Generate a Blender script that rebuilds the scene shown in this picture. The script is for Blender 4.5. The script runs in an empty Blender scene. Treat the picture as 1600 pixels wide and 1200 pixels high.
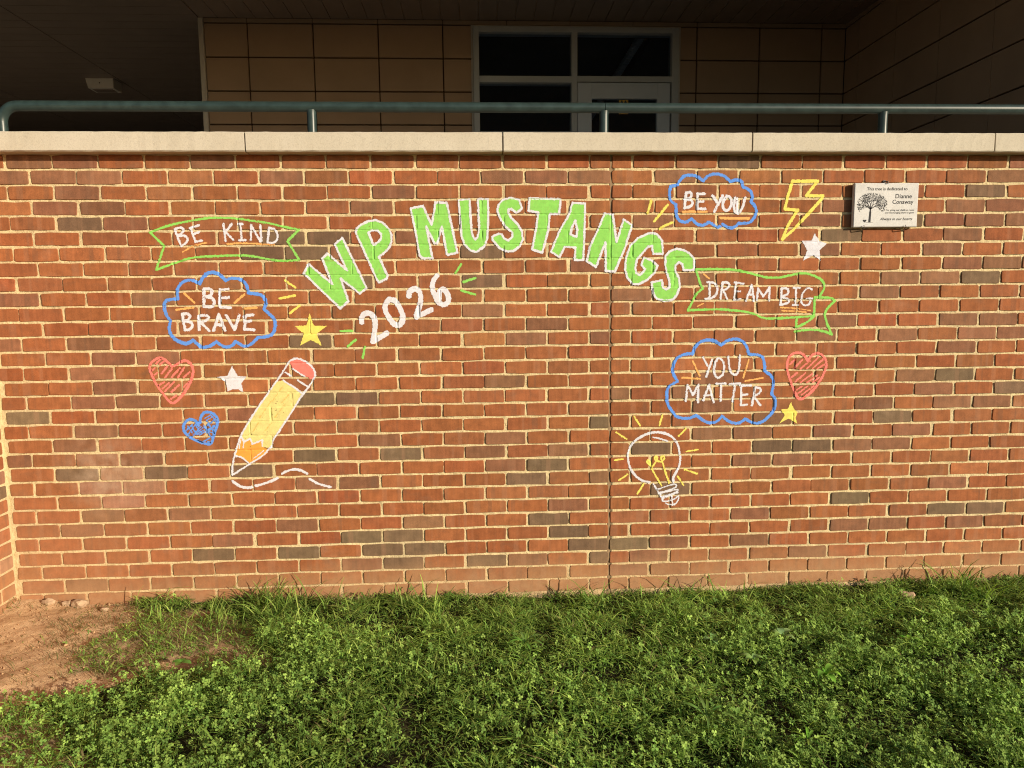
import bpy, math, random
import numpy as np
from mathutils import Vector

random.seed(7)
rng = np.random.default_rng(7)
sc = bpy.context.scene
COL = sc.collection

# ------------------------------------------------------------------ camera, sky, sun, exposure
ZS = 2.08                                   # world height of the first bed joint under the top course
F, YAW, PITCH, ROLL = 1109.0, -0.0505073, -0.1163908, -0.0100118
CAM = np.array([-0.6468755, -3.3885343, -0.6081092 + ZS])
def _axes():
    cy, sy = math.cos(YAW), math.sin(YAW)
    f = np.array([-sy*math.cos(PITCH), cy*math.cos(PITCH), math.sin(PITCH)])
    r0 = np.array([cy, sy, 0.0]); u0 = np.cross(r0, f)
    return (r0*math.cos(ROLL)+u0*math.sin(ROLL), -r0*math.sin(ROLL)+u0*math.cos(ROLL), f)
AR, AU, AF = _axes()
cam_d = bpy.data.cameras.new('camera'); cam = bpy.data.objects.new('camera', cam_d); COL.objects.link(cam)
cam_d.sensor_width = 36.0; cam_d.sensor_fit = 'HORIZONTAL'; cam_d.lens = F/1600*36
cam_d.clip_start = 0.05; cam_d.clip_end = 500
from mathutils import Matrix
M = Matrix.Identity(4)
for i in range(3):
    M[i][0], M[i][1], M[i][2], M[i][3] = AR[i], AU[i], -AF[i], CAM[i]
cam.matrix_world = M
sc.camera = cam

SUN = Vector((1.2, -1.0, 0.45)).normalized()          # towards the sun
w = bpy.data.worlds.new('World'); sc.world = w; w.use_nodes = True
nt = w.node_tree
bg = nt.nodes['Background']
sky = nt.nodes.new('ShaderNodeTexSky'); sky.sky_type = 'NISHITA'; sky.sun_disc = False
sky.sun_elevation = math.asin(SUN.z); sky.sun_rotation = math.atan2(SUN.x, SUN.y)
nt.links.new(sky.outputs[0], bg.inputs[0]); bg.inputs[1].default_value = 0.08
sl = bpy.data.lights.new('sun', 'SUN'); sl.energy = 5.0; sl.angle = math.radians(0.5); sl.color = (1.0, 0.86, 0.66)
so = bpy.data.objects.new('sun', sl); COL.objects.link(so)
so.rotation_euler = SUN.to_track_quat('Z', 'Y').to_euler(); so.location = (6, -8, 6)
sc.view_settings.view_transform = 'Standard'; sc.view_settings.look = 'None'
sc.view_settings.exposure = 0.30; sc.view_settings.gamma = 1.0
sc.cycles.filter_width = 1.1; sc.cycles.use_denoising = True; sc.cycles.denoising_prefilter = 'NONE'
try: sc.view_settings.use_curve_mapping = False
except Exception: pass

# a pixel of the survey photograph -> a point on a plane of the place
def ray(x, y): return ((x-800)/F)*AR + ((600-y)/F)*AU + AF
def atY(x, y, Y=0.0): v = ray(x, y); return CAM + (Y-CAM[1])/v[1]*v
def atZ(x, y, Z=0.0): v = ray(x, y); return CAM + (Z-CAM[2])/v[2]*v
def px_of(P):
    d = np.asarray(P)-CAM; c = d@AF
    return 800+F*(d@AR)/c, 600-F*(d@AU)/c

# ------------------------------------------------------------------ helpers
def tag(o, label=None, cat=None, group=None, kind=None):
    if label: o['label'] = label
    if cat: o['category'] = cat
    if group: o['group'] = group
    if kind: o['kind'] = kind
    return o
def empty(name, loc=(0, 0, 0), **k):
    o = bpy.data.objects.new(name, None); COL.objects.link(o); o.location = loc; o.empty_display_size = 0.1
    return tag(o, **k)
def link(name, me, mat=None, parent=None, loc=None):
    o = bpy.data.objects.new(name, me); COL.objects.link(o)
    if mat is not None and not me.materials: me.materials.append(mat)
    if parent is not None:
        o.parent = parent
        base = Vector(parent.location)
        if parent.parent is not None: base = base + Vector(parent.parent.location)
        o.location = (Vector(loc) if loc is not None else Vector((0, 0, 0))) - base
    elif loc is not None: o.location = loc
    return o
def mesh(name, V, FS, smooth=False):
    me = bpy.data.meshes.new(name); me.from_pydata([tuple(map(float, v)) for v in V], [], FS); me.update()
    if smooth: me.polygons.foreach_set('use_smooth', [True]*len(me.polygons))
    return me
def mesh_np(name, V, faces, smooth=False):
    """V (n,3); faces: list of int arrays (m,k)"""
    me = bpy.data.meshes.new(name)
    V = np.asarray(V, dtype=np.float32)
    me.vertices.add(len(V)); me.vertices.foreach_set('co', V.ravel())
    loops = np.concatenate([f.ravel() for f in faces]).astype(np.int32)
    tot = np.concatenate([np.full(len(f), f.shape[1]) for f in faces]).astype(np.int32)
    start = np.concatenate([[0], np.cumsum(tot)[:-1]]).astype(np.int32)
    me.loops.add(len(loops)); me.loops.foreach_set('vertex_index', loops)
    me.polygons.add(len(tot)); me.polygons.foreach_set('loop_start', start); me.polygons.foreach_set('loop_total', tot)
    if smooth: me.polygons.foreach_set('use_smooth', np.ones(len(tot), dtype=bool))
    me.update(calc_edges=True); me.validate()
    return me
def point_color(me, name, C):
    C = np.asarray(C, dtype=np.float32)
    if C.shape[1] == 3: C = np.concatenate([C, np.ones((len(C), 1), np.float32)], 1)
    a = me.attributes.new(name, 'FLOAT_COLOR', 'POINT'); a.data.foreach_set('color', C.ravel())
class MB:
    def __init__(s): s.V = []; s.F = []
    def box(s, x0, x1, y0, y1, z0, z1, b=0.0):
        n = len(s.V)
        if b <= 0:
            s.V += [(x, y, z) for z in (z0, z1) for y in (y0, y1) for x in (x0, x1)]
            s.F += [tuple(n+i for i in f) for f in ((0,2,3,1),(4,5,7,6),(0,1,5,4),(2,6,7,3),(0,4,6,2),(1,3,7,5))]
        else:                                   # chamfer on all the edges of the -y side and the sides
            rings = [(x0+b, x1-b, z0+b, z1-b, y0), (x0, x1, z0, z1, y0+b), (x0, x1, z0, z1, y1)]
            for a0, a1, c0, c1, y in rings: s.V += [(a0,y,c0),(a1,y,c0),(a1,y,c1),(a0,y,c1)]
            s.F.append((n,n+1,n+2,n+3)); s.F.append((n+11,n+10,n+9,n+8))
            for r in (0, 4):
                for i in range(4):
                    j = (i+1) % 4; s.F.append((n+r+j, n+r+i, n+r+4+i, n+r+4+j))
        return s
    def tube(s, pts, r, k=20, cap=True):
        pts = [Vector(p) for p in pts]; n0 = len(s.V)
        up = None
        for i, p in enumerate(pts):
            t = (pts[min(i+1, len(pts)-1)]-pts[max(i-1, 0)]).normalized()
            if up is None:
                a = Vector((0, 0, 1)) if abs(t.z) < 0.9 else Vector((0, 1, 0))
                up = (a - t*a.dot(t)).normalized()
            else: up = (up - t*up.dot(t)).normalized()
            sd = t.cross(up)
            rr = r[i] if isinstance(r, (list, tuple)) else r
            for j in range(k):
                q = 2*math.pi*j/k; s.V.append(tuple(p + (up*math.cos(q)+sd*math.sin(q))*rr))
        for i in range(len(pts)-1):
            for j in range(k):
                a = n0+i*k+j; b = n0+i*k+(j+1) % k; s.F.append((a, b, b+k, a+k))
        if cap:                                 # caps with points of their own, so that the smooth sides stay true
            for e, rv in ((n0, True), (n0+(len(pts)-1)*k, False)):
                m = len(s.V); s.V += s.V[e:e+k]; f = tuple(range(m, m+k)); s.F.append(f[::-1] if rv else f)
        return s
    def poly(s, pts): n = len(s.V); s.V += pts; s.F.append(tuple(range(n, n+len(pts)))); return s
    def build(s, name, mat, parent=None, smooth=False):
        return link(name, mesh(name, s.V, s.F, smooth), mat, parent)

# value noise (2D) for numpy use
def vnoise(x, y, seed=0):
    xi = np.floor(x).astype(np.int64); yi = np.floor(y).astype(np.int64); xf = x-xi; yf = y-yi
    def hsh(a, b):
        n = (a*374761393 + b*668265263 + seed*982451653) & 0x7fffffff
        n = ((n ^ (n >> 13))*1274126177) & 0x7fffffff
        return ((n ^ (n >> 16)) & 0xffff)/65535.0
    u = xf*xf*(3-2*xf); v = yf*yf*(3-2*yf)
    return (hsh(xi, yi)*(1-u)+hsh(xi+1, yi)*u)*(1-v)+(hsh(xi, yi+1)*(1-u)+hsh(xi+1, yi+1)*u)*v

# ------------------------------------------------------------------ materials
class NT:
    def __init__(s, name):
        s.m = bpy.data.materials.new(name); s.m.use_nodes = True; s.t = s.m.node_tree
        s.b = s.t.nodes['Principled BSDF']; s.out = s.t.nodes['Material Output']
        s.pos = s.n('ShaderNodeNewGeometry').outputs['Position']
    def n(s, typ, **k):
        o = s.t.nodes.new(typ)
        for a, v in k.items(): setattr(o, a, v)
        return o
    def l(s, a, b): s.t.links.new(a, b)
    def mapv(s, scale, src=None):
        m = s.n('ShaderNodeMapping'); s.l(src or s.pos, m.inputs[0]); m.inputs['Scale'].default_value = scale; return m.outputs[0]
    def noise(s, scale=5, detail=4, vec=None, rough=0.55):
        n = s.n('ShaderNodeTexNoise'); n.inputs['Scale'].default_value = scale; n.inputs['Detail'].default_value = detail
        n.inputs['Roughness'].default_value = rough; s.l(vec or s.pos, n.inputs['Vector']); return n.outputs[0]
    def ramp(s, v, a, b, lo=0.0, hi=1.0):
        r = s.n('ShaderNodeMapRange'); s.l(v, r.inputs[0])
        for i, q in ((1, a), (2, b), (3, lo), (4, hi)): r.inputs[i].default_value = q
        r.clamp = True; return r.outputs[0]
    def math(s, op, a, b=None, c=None):
        m = s.n('ShaderNodeMath', operation=op)
        for i, v in enumerate((a, b, c)):
            if v is None: continue
            if isinstance(v, (int, float)): m.inputs[i].default_value = v
            else: s.l(v, m.inputs[i])
        return m.outputs[0]
    def mix(s, fac, a, b, blend='MIX'):
        m = s.n('ShaderNodeMix', data_type='RGBA', blend_type=blend)
        for i, v in ((0, fac), (6, a), (7, b)):
            if isinstance(v, (int, float)): m.inputs[i].default_value = v
            elif isinstance(v, tuple): m.inputs[i].default_value = v if len(v) == 4 else (*v, 1)
            else: s.l(v, m.inputs[i])
        return m.outputs[2]
    def bump(s, h, strength=0.3, dist=0.002):
        b = s.n('ShaderNodeBump'); b.inputs['Strength'].default_value = strength; b.inputs['Distance'].default_value = dist
        s.l(h, b.inputs['Height']); s.l(b.outputs[0], s.b.inputs['Normal']); return b
    def done(s, col=None, rough=0.8, spec=0.3, metal=0.0):
        if col is not None:
            if isinstance(col, tuple): s.b.inputs['Base Color'].default_value = (*col[:3], 1)
            else: s.l(col, s.b.inputs['Base Color'])
        if isinstance(rough, (int, float)): s.b.inputs['Roughness'].default_value = rough
        else: s.l(rough, s.b.inputs['Roughness'])
        s.b.inputs['Specular IOR Level'].default_value = spec; s.b.inputs['Metallic'].default_value = metal
        return s.m
DUST = (0.40, 0.235, 0.125)
def dust_mask(t, base=1.0):
    """soil splashed on the foot of the wall, more of it towards the corner"""
    sep = t.n('ShaderNodeSeparateXYZ'); t.l(t.pos, sep.inputs[0])
    zz = t.math('ADD', sep.outputs[2], t.math('MULTIPLY', t.math('SUBTRACT', t.noise(5, 4), 0.5), 0.22))
    foot = t.ramp(zz, 0.07, 0.25, 1.0, 0.0)
    cx = t.ramp(sep.outputs[0], -2.85, -1.6, 1.0, 0.0)
    hi = t.ramp(zz, 0.15, 0.75, 1.0, 0.0)
    corner = t.math('MULTIPLY', t.math('MULTIPLY', cx, hi), 0.6)
    m = t.math('MAXIMUM', foot, corner)
    return t.math('MULTIPLY', m, t.math('MULTIPLY', t.ramp(t.noise(30, 5), 0.25, 0.7, 0.55, 1.0), base))
def m_brick():
    t = NT('brick_clay')
    oi = t.n('ShaderNodeObjectInfo'); at = t.n('ShaderNodeAttribute', attribute_type='GEOMETRY', attribute_name='tint_g')
    tint = t.mix(1.0, oi.outputs['Color'], at.outputs['Color'], 'ADD')
    v = t.ramp(t.noise(22, 5), 0.3, 0.7, 0.80, 1.18)
    st = t.ramp(t.noise(1, 3, t.mapv((75, 40, 5))), 0.3, 0.7, 0.88, 1.10)
    fine = t.ramp(t.noise(420, 2), 0.3, 0.7, 0.86, 1.12)
    k = t.math('MULTIPLY', t.math('MULTIPLY', v, st), fine)
    c = t.mix(1.0, tint, k, 'MULTIPLY')
    # darker flashing from the kiln, pale mineral bloom, small pits
    c = t.mix(t.ramp(t.noise(1, 4, t.mapv((9, 9, 17))), 0.56, 0.76, 0, 0.38), c, (0.135, 0.085, 0.055))
    c = t.mix(t.ramp(t.noise(1, 5, t.mapv((4, 4, 6))), 0.62, 0.80, 0, 0.20), c, (0.50, 0.36, 0.26))
    # bands where the bricks were stacked in the kiln: paler or darker zones with upright edges
    sp = t.n('ShaderNodeSeparateXYZ'); t.l(t.pos, sp.inputs[0])
    crs = t.math('FLOOR', t.math('MULTIPLY', sp.outputs[2], 1/0.0685)) if False else t.math('FLOOR', t.math('DIVIDE', t.math('SUBTRACT', sp.outputs[2], 2.08-0.0685*60), 0.0685))
    cb = t.n('ShaderNodeCombineXYZ'); t.l(t.math('MULTIPLY_ADD', sp.outputs[0], 17.0, t.math('MULTIPLY', crs, 13.71)), cb.inputs[0]); t.l(t.math('MULTIPLY', sp.outputs[1], 17.0), cb.inputs[1])
    bn = t.noise(1, 1, cb.outputs[0])
    c = t.mix(t.ramp(bn, 0.57, 0.61, 0, 0.22), c, (0.36, 0.19, 0.115))
    c = t.mix(t.ramp(bn, 0.40, 0.37, 0, 0.26), c, (0.14, 0.085, 0.055))
    c = t.mix(t.ramp(t.noise(190, 2), 0.70, 0.74, 0, 0.6), c, (0.06, 0.035, 0.025))
    # white bloom patch near the corner
    dv = t.n('ShaderNodeVectorMath', operation='DISTANCE'); t.l(t.pos, dv.inputs[0]); p = atY(165, 742); dv.inputs[1].default_value = tuple(p)
    c = t.mix(t.math('MULTIPLY', t.ramp(dv.outputs['Value'], 0.03, 0.24, 0.55, 0), t.ramp(t.noise(14, 5), 0.35, 0.65)), c, (0.50, 0.37, 0.27))
    stz = t.ramp(sp.outputs[2], 1.55, 2.12, 0.0, 1.0)
    c = t.mix(t.math('MULTIPLY', stz, t.ramp(t.noise(1, 5, t.mapv((11, 11, 0.7))), 0.52, 0.72, 0, 0.42)), c, (0.085, 0.055, 0.038))
    c = t.mix(dust_mask(t, 0.80), c, DUST)
    h = t.math('ADD', t.noise(260, 4), t.math('MULTIPLY', t.noise(1, 3, t.mapv((60, 60, 500))), 0.6))
    t.bump(h, 0.55, 0.0016)
    return t.done(c, 0.9, 0.2)
def m_mortar():
    t = NT('mortar')
    c = t.mix(t.ramp(t.noise(38, 6), 0.3, 0.7), (0.53, 0.42, 0.23), (0.71, 0.585, 0.34))
    c = t.mix(t.ramp(t.noise(180, 3), 0.62, 0.72, 0, 0.7), c, (0.30, 0.21, 0.12))
    c = t.mix(t.ramp(t.noise(2.6, 5), 0.45, 0.72, 0, 0.5), c, (0.43, 0.34, 0.22))
    c = t.mix(dust_mask(t, 0.75), c, (0.50, 0.32, 0.17))
    t.bump(t.math('ADD', t.noise(150, 5), t.math('MULTIPLY', t.noise(40, 3), 1.2)), 0.9, 0.004)
    return t.done(c, 0.95, 0.15)
def m_stone(name, a, b, sc1=9, dark=(0.25, 0.2, 0.14), bump=0.4):
    t = NT(name)
    c = t.mix(t.ramp(t.noise(sc1, 5), 0.3, 0.7), a, b)
    c = t.mix(t.ramp(t.noise(140, 3), 0.50, 0.70, 0, 0.38), c, dark)
    c = t.mix(t.ramp(t.noise(60, 4), 0.66, 0.74, 0, 0.5), c, dark)
    t.bump(t.noise(330, 4), bump, 0.0012)
    return t.done(c, 0.92, 0.2)
def m_plain(name, col, rough=0.6, spec=0.3, var=0.1, sc1=8, bump=0.0, metal=0.0):
    t = NT(name)
    c = t.mix(t.ramp(t.noise(sc1, 5), 0.3, 0.7), tuple(x*(1-var) for x in col), tuple(min(1, x*(1+var)) for x in col))
    if bump: t.bump(t.noise(200, 3), bump, 0.001)
    return t.done(c, rough, spec, metal)
def m_paint(name, col, var=0.13):
    t = NT(name)
    c = t.mix(t.ramp(t.noise(45, 5), 0.3, 0.7), tuple(x*(1-var) for x in col), tuple(min(0.95, x*(1+var*0.6)) for x in col))
    c = t.mix(t.ramp(t.noise(330, 3), 0.56, 0.72, 0, 0.42), c, (0.36, 0.20, 0.12))
    c = t.mix(t.ramp(t.noise(1, 4, t.mapv((60, 60, 22))), 0.58, 0.75, 0, 0.30), c, (0.36, 0.20, 0.12))
    t.bump(t.noise(300, 3), 0.5, 0.001)
    return t.done(c, 0.85, 0.2)
def m_leafy(name, trans=0.35):
    t = NT(name)
    at = t.n('ShaderNodeAttribute', attribute_type='GEOMETRY', attribute_name='col')
    t.l(at.outputs['Color'], t.b.inputs['Base Color']); t.b.inputs['Roughness'].default_value = 0.6; t.b.inputs['Specular IOR Level'].default_value = 0.12
    tr = t.n('ShaderNodeBsdfTranslucent'); c2 = t.mix(1.0, at.outputs['Color'], (1.2, 1.5, 0.5), 'MULTIPLY'); t.l(c2, tr.inputs[0])
    mx = t.n('ShaderNodeMixShader'); mx.inputs[0].default_value = trans
    t.l(t.b.outputs[0], mx.inputs[1]); t.l(tr.outputs[0], mx.inputs[2]); t.l(mx.outputs[0], t.out.inputs[0])
    return t.m
def m_glass():
    t = NT('window_glass')
    tr = t.n('ShaderNodeBsdfTransparent'); tr.inputs[0].default_value = (0.80, 0.85, 0.90, 1)
    gl = t.n('ShaderNodeBsdfGlossy'); gl.inputs['Roughness'].default_value = 0.01
    fr = t.n('ShaderNodeFresnel'); fr.inputs[0].default_value = 1.5
    mx = t.n('ShaderNodeMixShader'); t.l(fr.outputs[0], mx.inputs[0]); t.l(tr.outputs[0], mx.inputs[1]); t.l(gl.outputs[0], mx.inputs[2])
    t.l(mx.outputs[0], t.out.inputs[0]); return t.m
def m_soil():
    t = NT('soil')
    c = t.mix(t.ramp(t.noise(6, 6), 0.3, 0.7), (0.57, 0.375, 0.205), (0.68, 0.475, 0.29))
    c = t.mix(t.ramp(t.noise(70, 5), 0.55, 0.78, 0, 0.5), c, (0.30, 0.17, 0.09))
    c = t.mix(t.ramp(t.noise(160, 3), 0.66, 0.72, 0, 0.7), c, (0.58, 0.43, 0.28))
    c = t.mix(t.ramp(t.noise(4.5, 5), 0.50, 0.68, 0, 0.45), c, (0.33, 0.19, 0.10))
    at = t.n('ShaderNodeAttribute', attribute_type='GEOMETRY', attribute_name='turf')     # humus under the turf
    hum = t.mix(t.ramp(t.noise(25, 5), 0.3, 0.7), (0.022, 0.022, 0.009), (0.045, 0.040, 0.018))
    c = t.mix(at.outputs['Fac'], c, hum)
    h = t.math('ADD', t.noise(40, 6, rough=0.7), t.math('MULTIPLY', t.noise(170, 4), 0.6))
    t.bump(h, 0.6, 0.009)
    return t.done(c, 0.97, 0.1)

BRICK, MORTAR = m_brick(), m_mortar()
COPING = m_stone('cast_stone', (0.49, 0.44, 0.35), (0.555, 0.505, 0.415), 5, (0.35, 0.30, 0.23), 0.7)
SEAL = m_plain('joint_sealant', (0.26, 0.175, 0.10), 0.8, 0.2, 0.2, 30)
RAILM = m_plain('rail_green_paint', (0.023, 0.040, 0.038), 0.33, 0.5, 0.30, 20, 0.06)
PANEL = m_plain('fibre_panel_tan', (0.39, 0.268, 0.178), 0.7, 0.25, 0.07, 3)
PANELR = PANEL
TRIM = m_plain('trim_tan', (0.34, 0.245, 0.17), 0.55, 0.3, 0.06, 4)
CTRIM = m_plain('corner_trim_grey', (0.55, 0.50, 0.44), 0.5, 0.3, 0.06, 4)
BACK = m_plain('wall_backing', (0.05, 0.03, 0.02), 0.9, 0.1, 0.1, 4)
SOFF = m_plain('soffit_metal_brown', (0.29, 0.225, 0.175), 0.5, 0.3, 0.06, 5)
DECK = m_plain('soffit_metal_lit', (0.60, 0.46, 0.33), 0.5, 0.3, 0.06, 5)  # paler than the boards: light caught in the joints is put into the colour
FRAME = m_plain('window_frame_grey', (0.46, 0.48, 0.50), 0.45, 0.4, 0.05, 6)
DOORM = m_plain('door_grey', (0.54, 0.585, 0.65), 0.45, 0.4, 0.05, 6)
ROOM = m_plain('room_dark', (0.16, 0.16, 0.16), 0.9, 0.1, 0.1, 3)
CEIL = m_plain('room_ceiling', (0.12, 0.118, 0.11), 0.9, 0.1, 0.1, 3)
LOUV = m_plain('louvre_aluminium', (0.85, 0.86, 0.88), 0.4, 0.5, 0.05, 6)
LAMP = m_plain('lamp_housing', (0.80, 0.74, 0.64), 0.5, 0.3, 0.05, 6)
CONC = m_stone('porch_concrete', (0.30, 0.28, 0.25), (0.38, 0.36, 0.32), 4)
GLASS, SOIL, LEAF, BLADE = m_glass(), m_soil(), m_leafy('leaf', 0.16), m_leafy('grass_blade', 0.24)
PLAQ = m_stone('plaque_stone', (0.54, 0.535, 0.53), (0.64, 0.635, 0.63), 18, (0.42, 0.40, 0.36), 0.3)
INK = m_plain('plaque_print', (0.035, 0.033, 0.036), 0.7, 0.2, 0.1, 60)
HOOKM = m_plain('hook_steel', (0.22, 0.20, 0.19), 0.4, 0.5, 0.2, 60, metal=0.6)
HOOKD = m_plain('clip_dark_steel', (0.06, 0.05, 0.045), 0.5, 0.4, 0.2, 60)
ROCK = m_stone('field_stone', (0.36, 0.24, 0.15), (0.50, 0.36, 0.23), 30)
CRUMB = m_plain('soil_clod', (0.50, 0.31, 0.17), 0.95, 0.1, 0.3, 60)
STICK = m_plain('sticker_yellow', (0.62, 0.36, 0.05), 0.5, 0.3, 0.05)
BLACK = m_plain('sticker_black', (0.02, 0.02, 0.02), 0.5, 0.3, 0.05)
PT = dict(green=m_paint('paint_lime', (0.245, 0.60, 0.115)), white=m_paint('paint_white', (0.65, 0.66, 0.735), 0.10),
          pale=m_paint('paint_pale_yellow', (0.68, 0.61, 0.235)),
          blue=m_paint('paint_blue', (0.105, 0.29, 0.80)), orange=m_paint('paint_orange', (0.78, 0.40, 0.13)),
          yellow=m_paint('paint_yellow', (0.76, 0.66, 0.14)), red=m_paint('paint_coral', (0.78, 0.20, 0.17)),
          wood=m_paint('paint_wood_orange', (0.76, 0.34, 0.06)), streak=m_paint('paint_ochre', (0.70, 0.46, 0.12)))

# ------------------------------------------------------------------ terrain
def ground_h(x, y):
    x = np.asarray(x, float); y = np.asarray(y, float)
    l = np.clip((-1.5-x)/1.3, 0, 1); l = l*l*(3-2*l)
    near = np.clip((y+1.2)/1.2, 0, 1)
    g = 0.012 + 0.030*l*near + 0.020*np.clip((-2.5-x)/0.4, 0, 1)*np.clip((y+0.4)/0.4, 0, 1)
    g = g + 0.020*(vnoise(x*2.1+5, y*2.1+9, 3)-0.5)
    g = g - 0.014*np.exp(-((x-0.4)/1.2)**2)*np.clip((y+0.5)/0.5, 0, 1)
    return g
def P2G(x, y):
    p = atZ(x, y, 0.02); return p[0], p[1]
BARE = np.array([P2G(*q) for q in ((-150, 962), (0, 950), (60, 940), (150, 943), (215, 955), (222, 975), (150, 992), (128, 1015),
                                   (105, 1035), (112, 1055), (190, 1050), (285, 1022), (292, 1040), (200, 1066), (95, 1086), (0, 1112), (-200, 1150))])
THIN = np.array([P2G(*q) for q in ((90, 962), (270, 950), (340, 955), (400, 985), (440, 1035), (330, 1060), (250, 1048), (110, 1062), (60, 1010))])
def inside(poly, x, y):
    r = np.zeros(x.shape, bool); n = len(poly); j = n-1
    for i in range(n):
        xi, yi = poly[i]; xj, yj = poly[j]
        with np.errstate(divide='ignore', invalid='ignore'):
            r ^= ((yi > y) != (yj > y)) & (x < (xj-xi)*(y-yi)/(yj-yi+1e-12)+xi)
        j = i
    return r
def warp(x, y):
    return (x + 0.10*(vnoise(x*9, y*9, 11)-0.5) + 0.05*(vnoise(x*30, y*30, 12)-0.5),
            y + 0.10*(vnoise(x*9, y*9, 13)-0.5) + 0.05*(vnoise(x*30, y*30, 14)-0.5))
def is_bare(x, y): a, b = warp(x, y); return inside(BARE, a, b)
SPARSE = np.array([P2G(*q) for q in ((-120, 1105), (40, 1098), (95, 1130), (150, 1240), (-150, 1260))])
def is_sparse(x, y): a, b = warp(x, y); return inside(SPARSE, a, b)
def is_thin(x, y): a, b = warp(x, y); return inside(THIN, a, b)
gx = np.unique(np.concatenate([np.linspace(-120, -4, 20), np.linspace(-4, -3.0, 20), np.linspace(-3.0, -1.4, 260), np.linspace(-1.4, 3.2, 160), np.linspace(3.2, 5, 20), np.linspace(5, 120, 20)]))
gy = np.unique(np.concatenate([np.linspace(-120, -4, 20), np.linspace(-4, -1.6, 40), np.linspace(-1.6, 0.05, 200), np.linspace(0.05, 120, 16)]))
GX, GY = np.meshgrid(gx, gy)
soilbump = 0.012*(vnoise(GX*14, GY*14, 21)-0.5)+0.004*(vnoise(GX*38, GY*38, 22)-0.5)
GZ = ground_h(GX, GY) + np.where((np.abs(GX) < 4) & (GY > -2), soilbump, 0)
nx, ny = len(gx), len(gy)
idx = np.arange(nx*ny).reshape(ny, nx)
quads = np.stack([idx[:-1, :-1], idx[:-1, 1:], idx[1:, 1:], idx[1:, :-1]], -1).reshape(-1, 4)
gme = mesh_np('ground', np.stack([GX, GY, GZ], -1).reshape(-1, 3), [quads], True)
turf = 1.0 - is_bare(GX, GY).astype(float); turf = np.where((is_thin(GX, GY) | is_sparse(GX, GY)) & (turf > 0), 0.35, turf)
a = gme.attributes.new('turf', 'FLOAT', 'POINT'); a.data.foreach_set('value', turf.ravel().astype(np.float32))
tag(link('ground', gme, SOIL), kind='structure')

# ------------------------------------------------------------------ brick wall
BM, H = 0.2032, 0.0685                       # brick module, course height
BL, BH = BM-0.0102, H-0.0106                 # face of one brick
XC = -2.862                                  # inner corner with the wing wall
NCRS = 31
def brick_variant(L, Hh, depth, seed, jit=0.0019):
    """brick with a slightly ragged face outline; origin at the face centre, face towards -y"""
    r = random.Random(seed); c = 0.0046
    hx, hz = L/2, Hh/2
    out = []
    k = 4 if L > 0.12 else 2
    for i in range(k): out.append((-hx+c+(2*hx-2*c)*i/(k-1), -hz))
    out.append((hx, -hz+c)); out.append((hx, hz-c))
    for i in range(k): out.append((hx-c-(2*hx-2*c)*i/(k-1), hz))
    out.append((-hx, hz-c)); out.append((-hx, -hz+c))
    out = [(x+r.uniform(-jit, jit), z+r.uniform(-jit, jit)) for x, z in out]
    n = len(out); V = []
    for s, y in ((0.0016, 0.0), (0.0, 0.0018), (-0.0004, depth)):
        for x, z in out:
            fx = (abs(x)-s)/max(abs(x), 1e-6); fz = (abs(z)-s)/max(abs(z), 1e-6)
            V.append((x*fx, y, z*fz))
    FS = [tuple(range(n))]
    for q in (0, n):
        for i in range(n):
            j = (i+1) % n; FS.append((q+j, q+i, q+n+i, q+n+j))
    return V, FS
FULL = [brick_variant(BL, BH, 0.05, s) for s in range(18)]
HALF = [brick_variant(BL-BM/2, BH, 0.05, 100+s) for s in range(8)]
def bricks_mesh(vs, nm):
    res = []
    for V, FS in vs:
        me = mesh(nm, V, FS); me.materials.append(BRICK); res.append(me)
    return res
FULL_ME, HALF_ME = bricks_mesh(FULL, 'brick'), bricks_mesh(HALF, 'brick')
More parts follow.
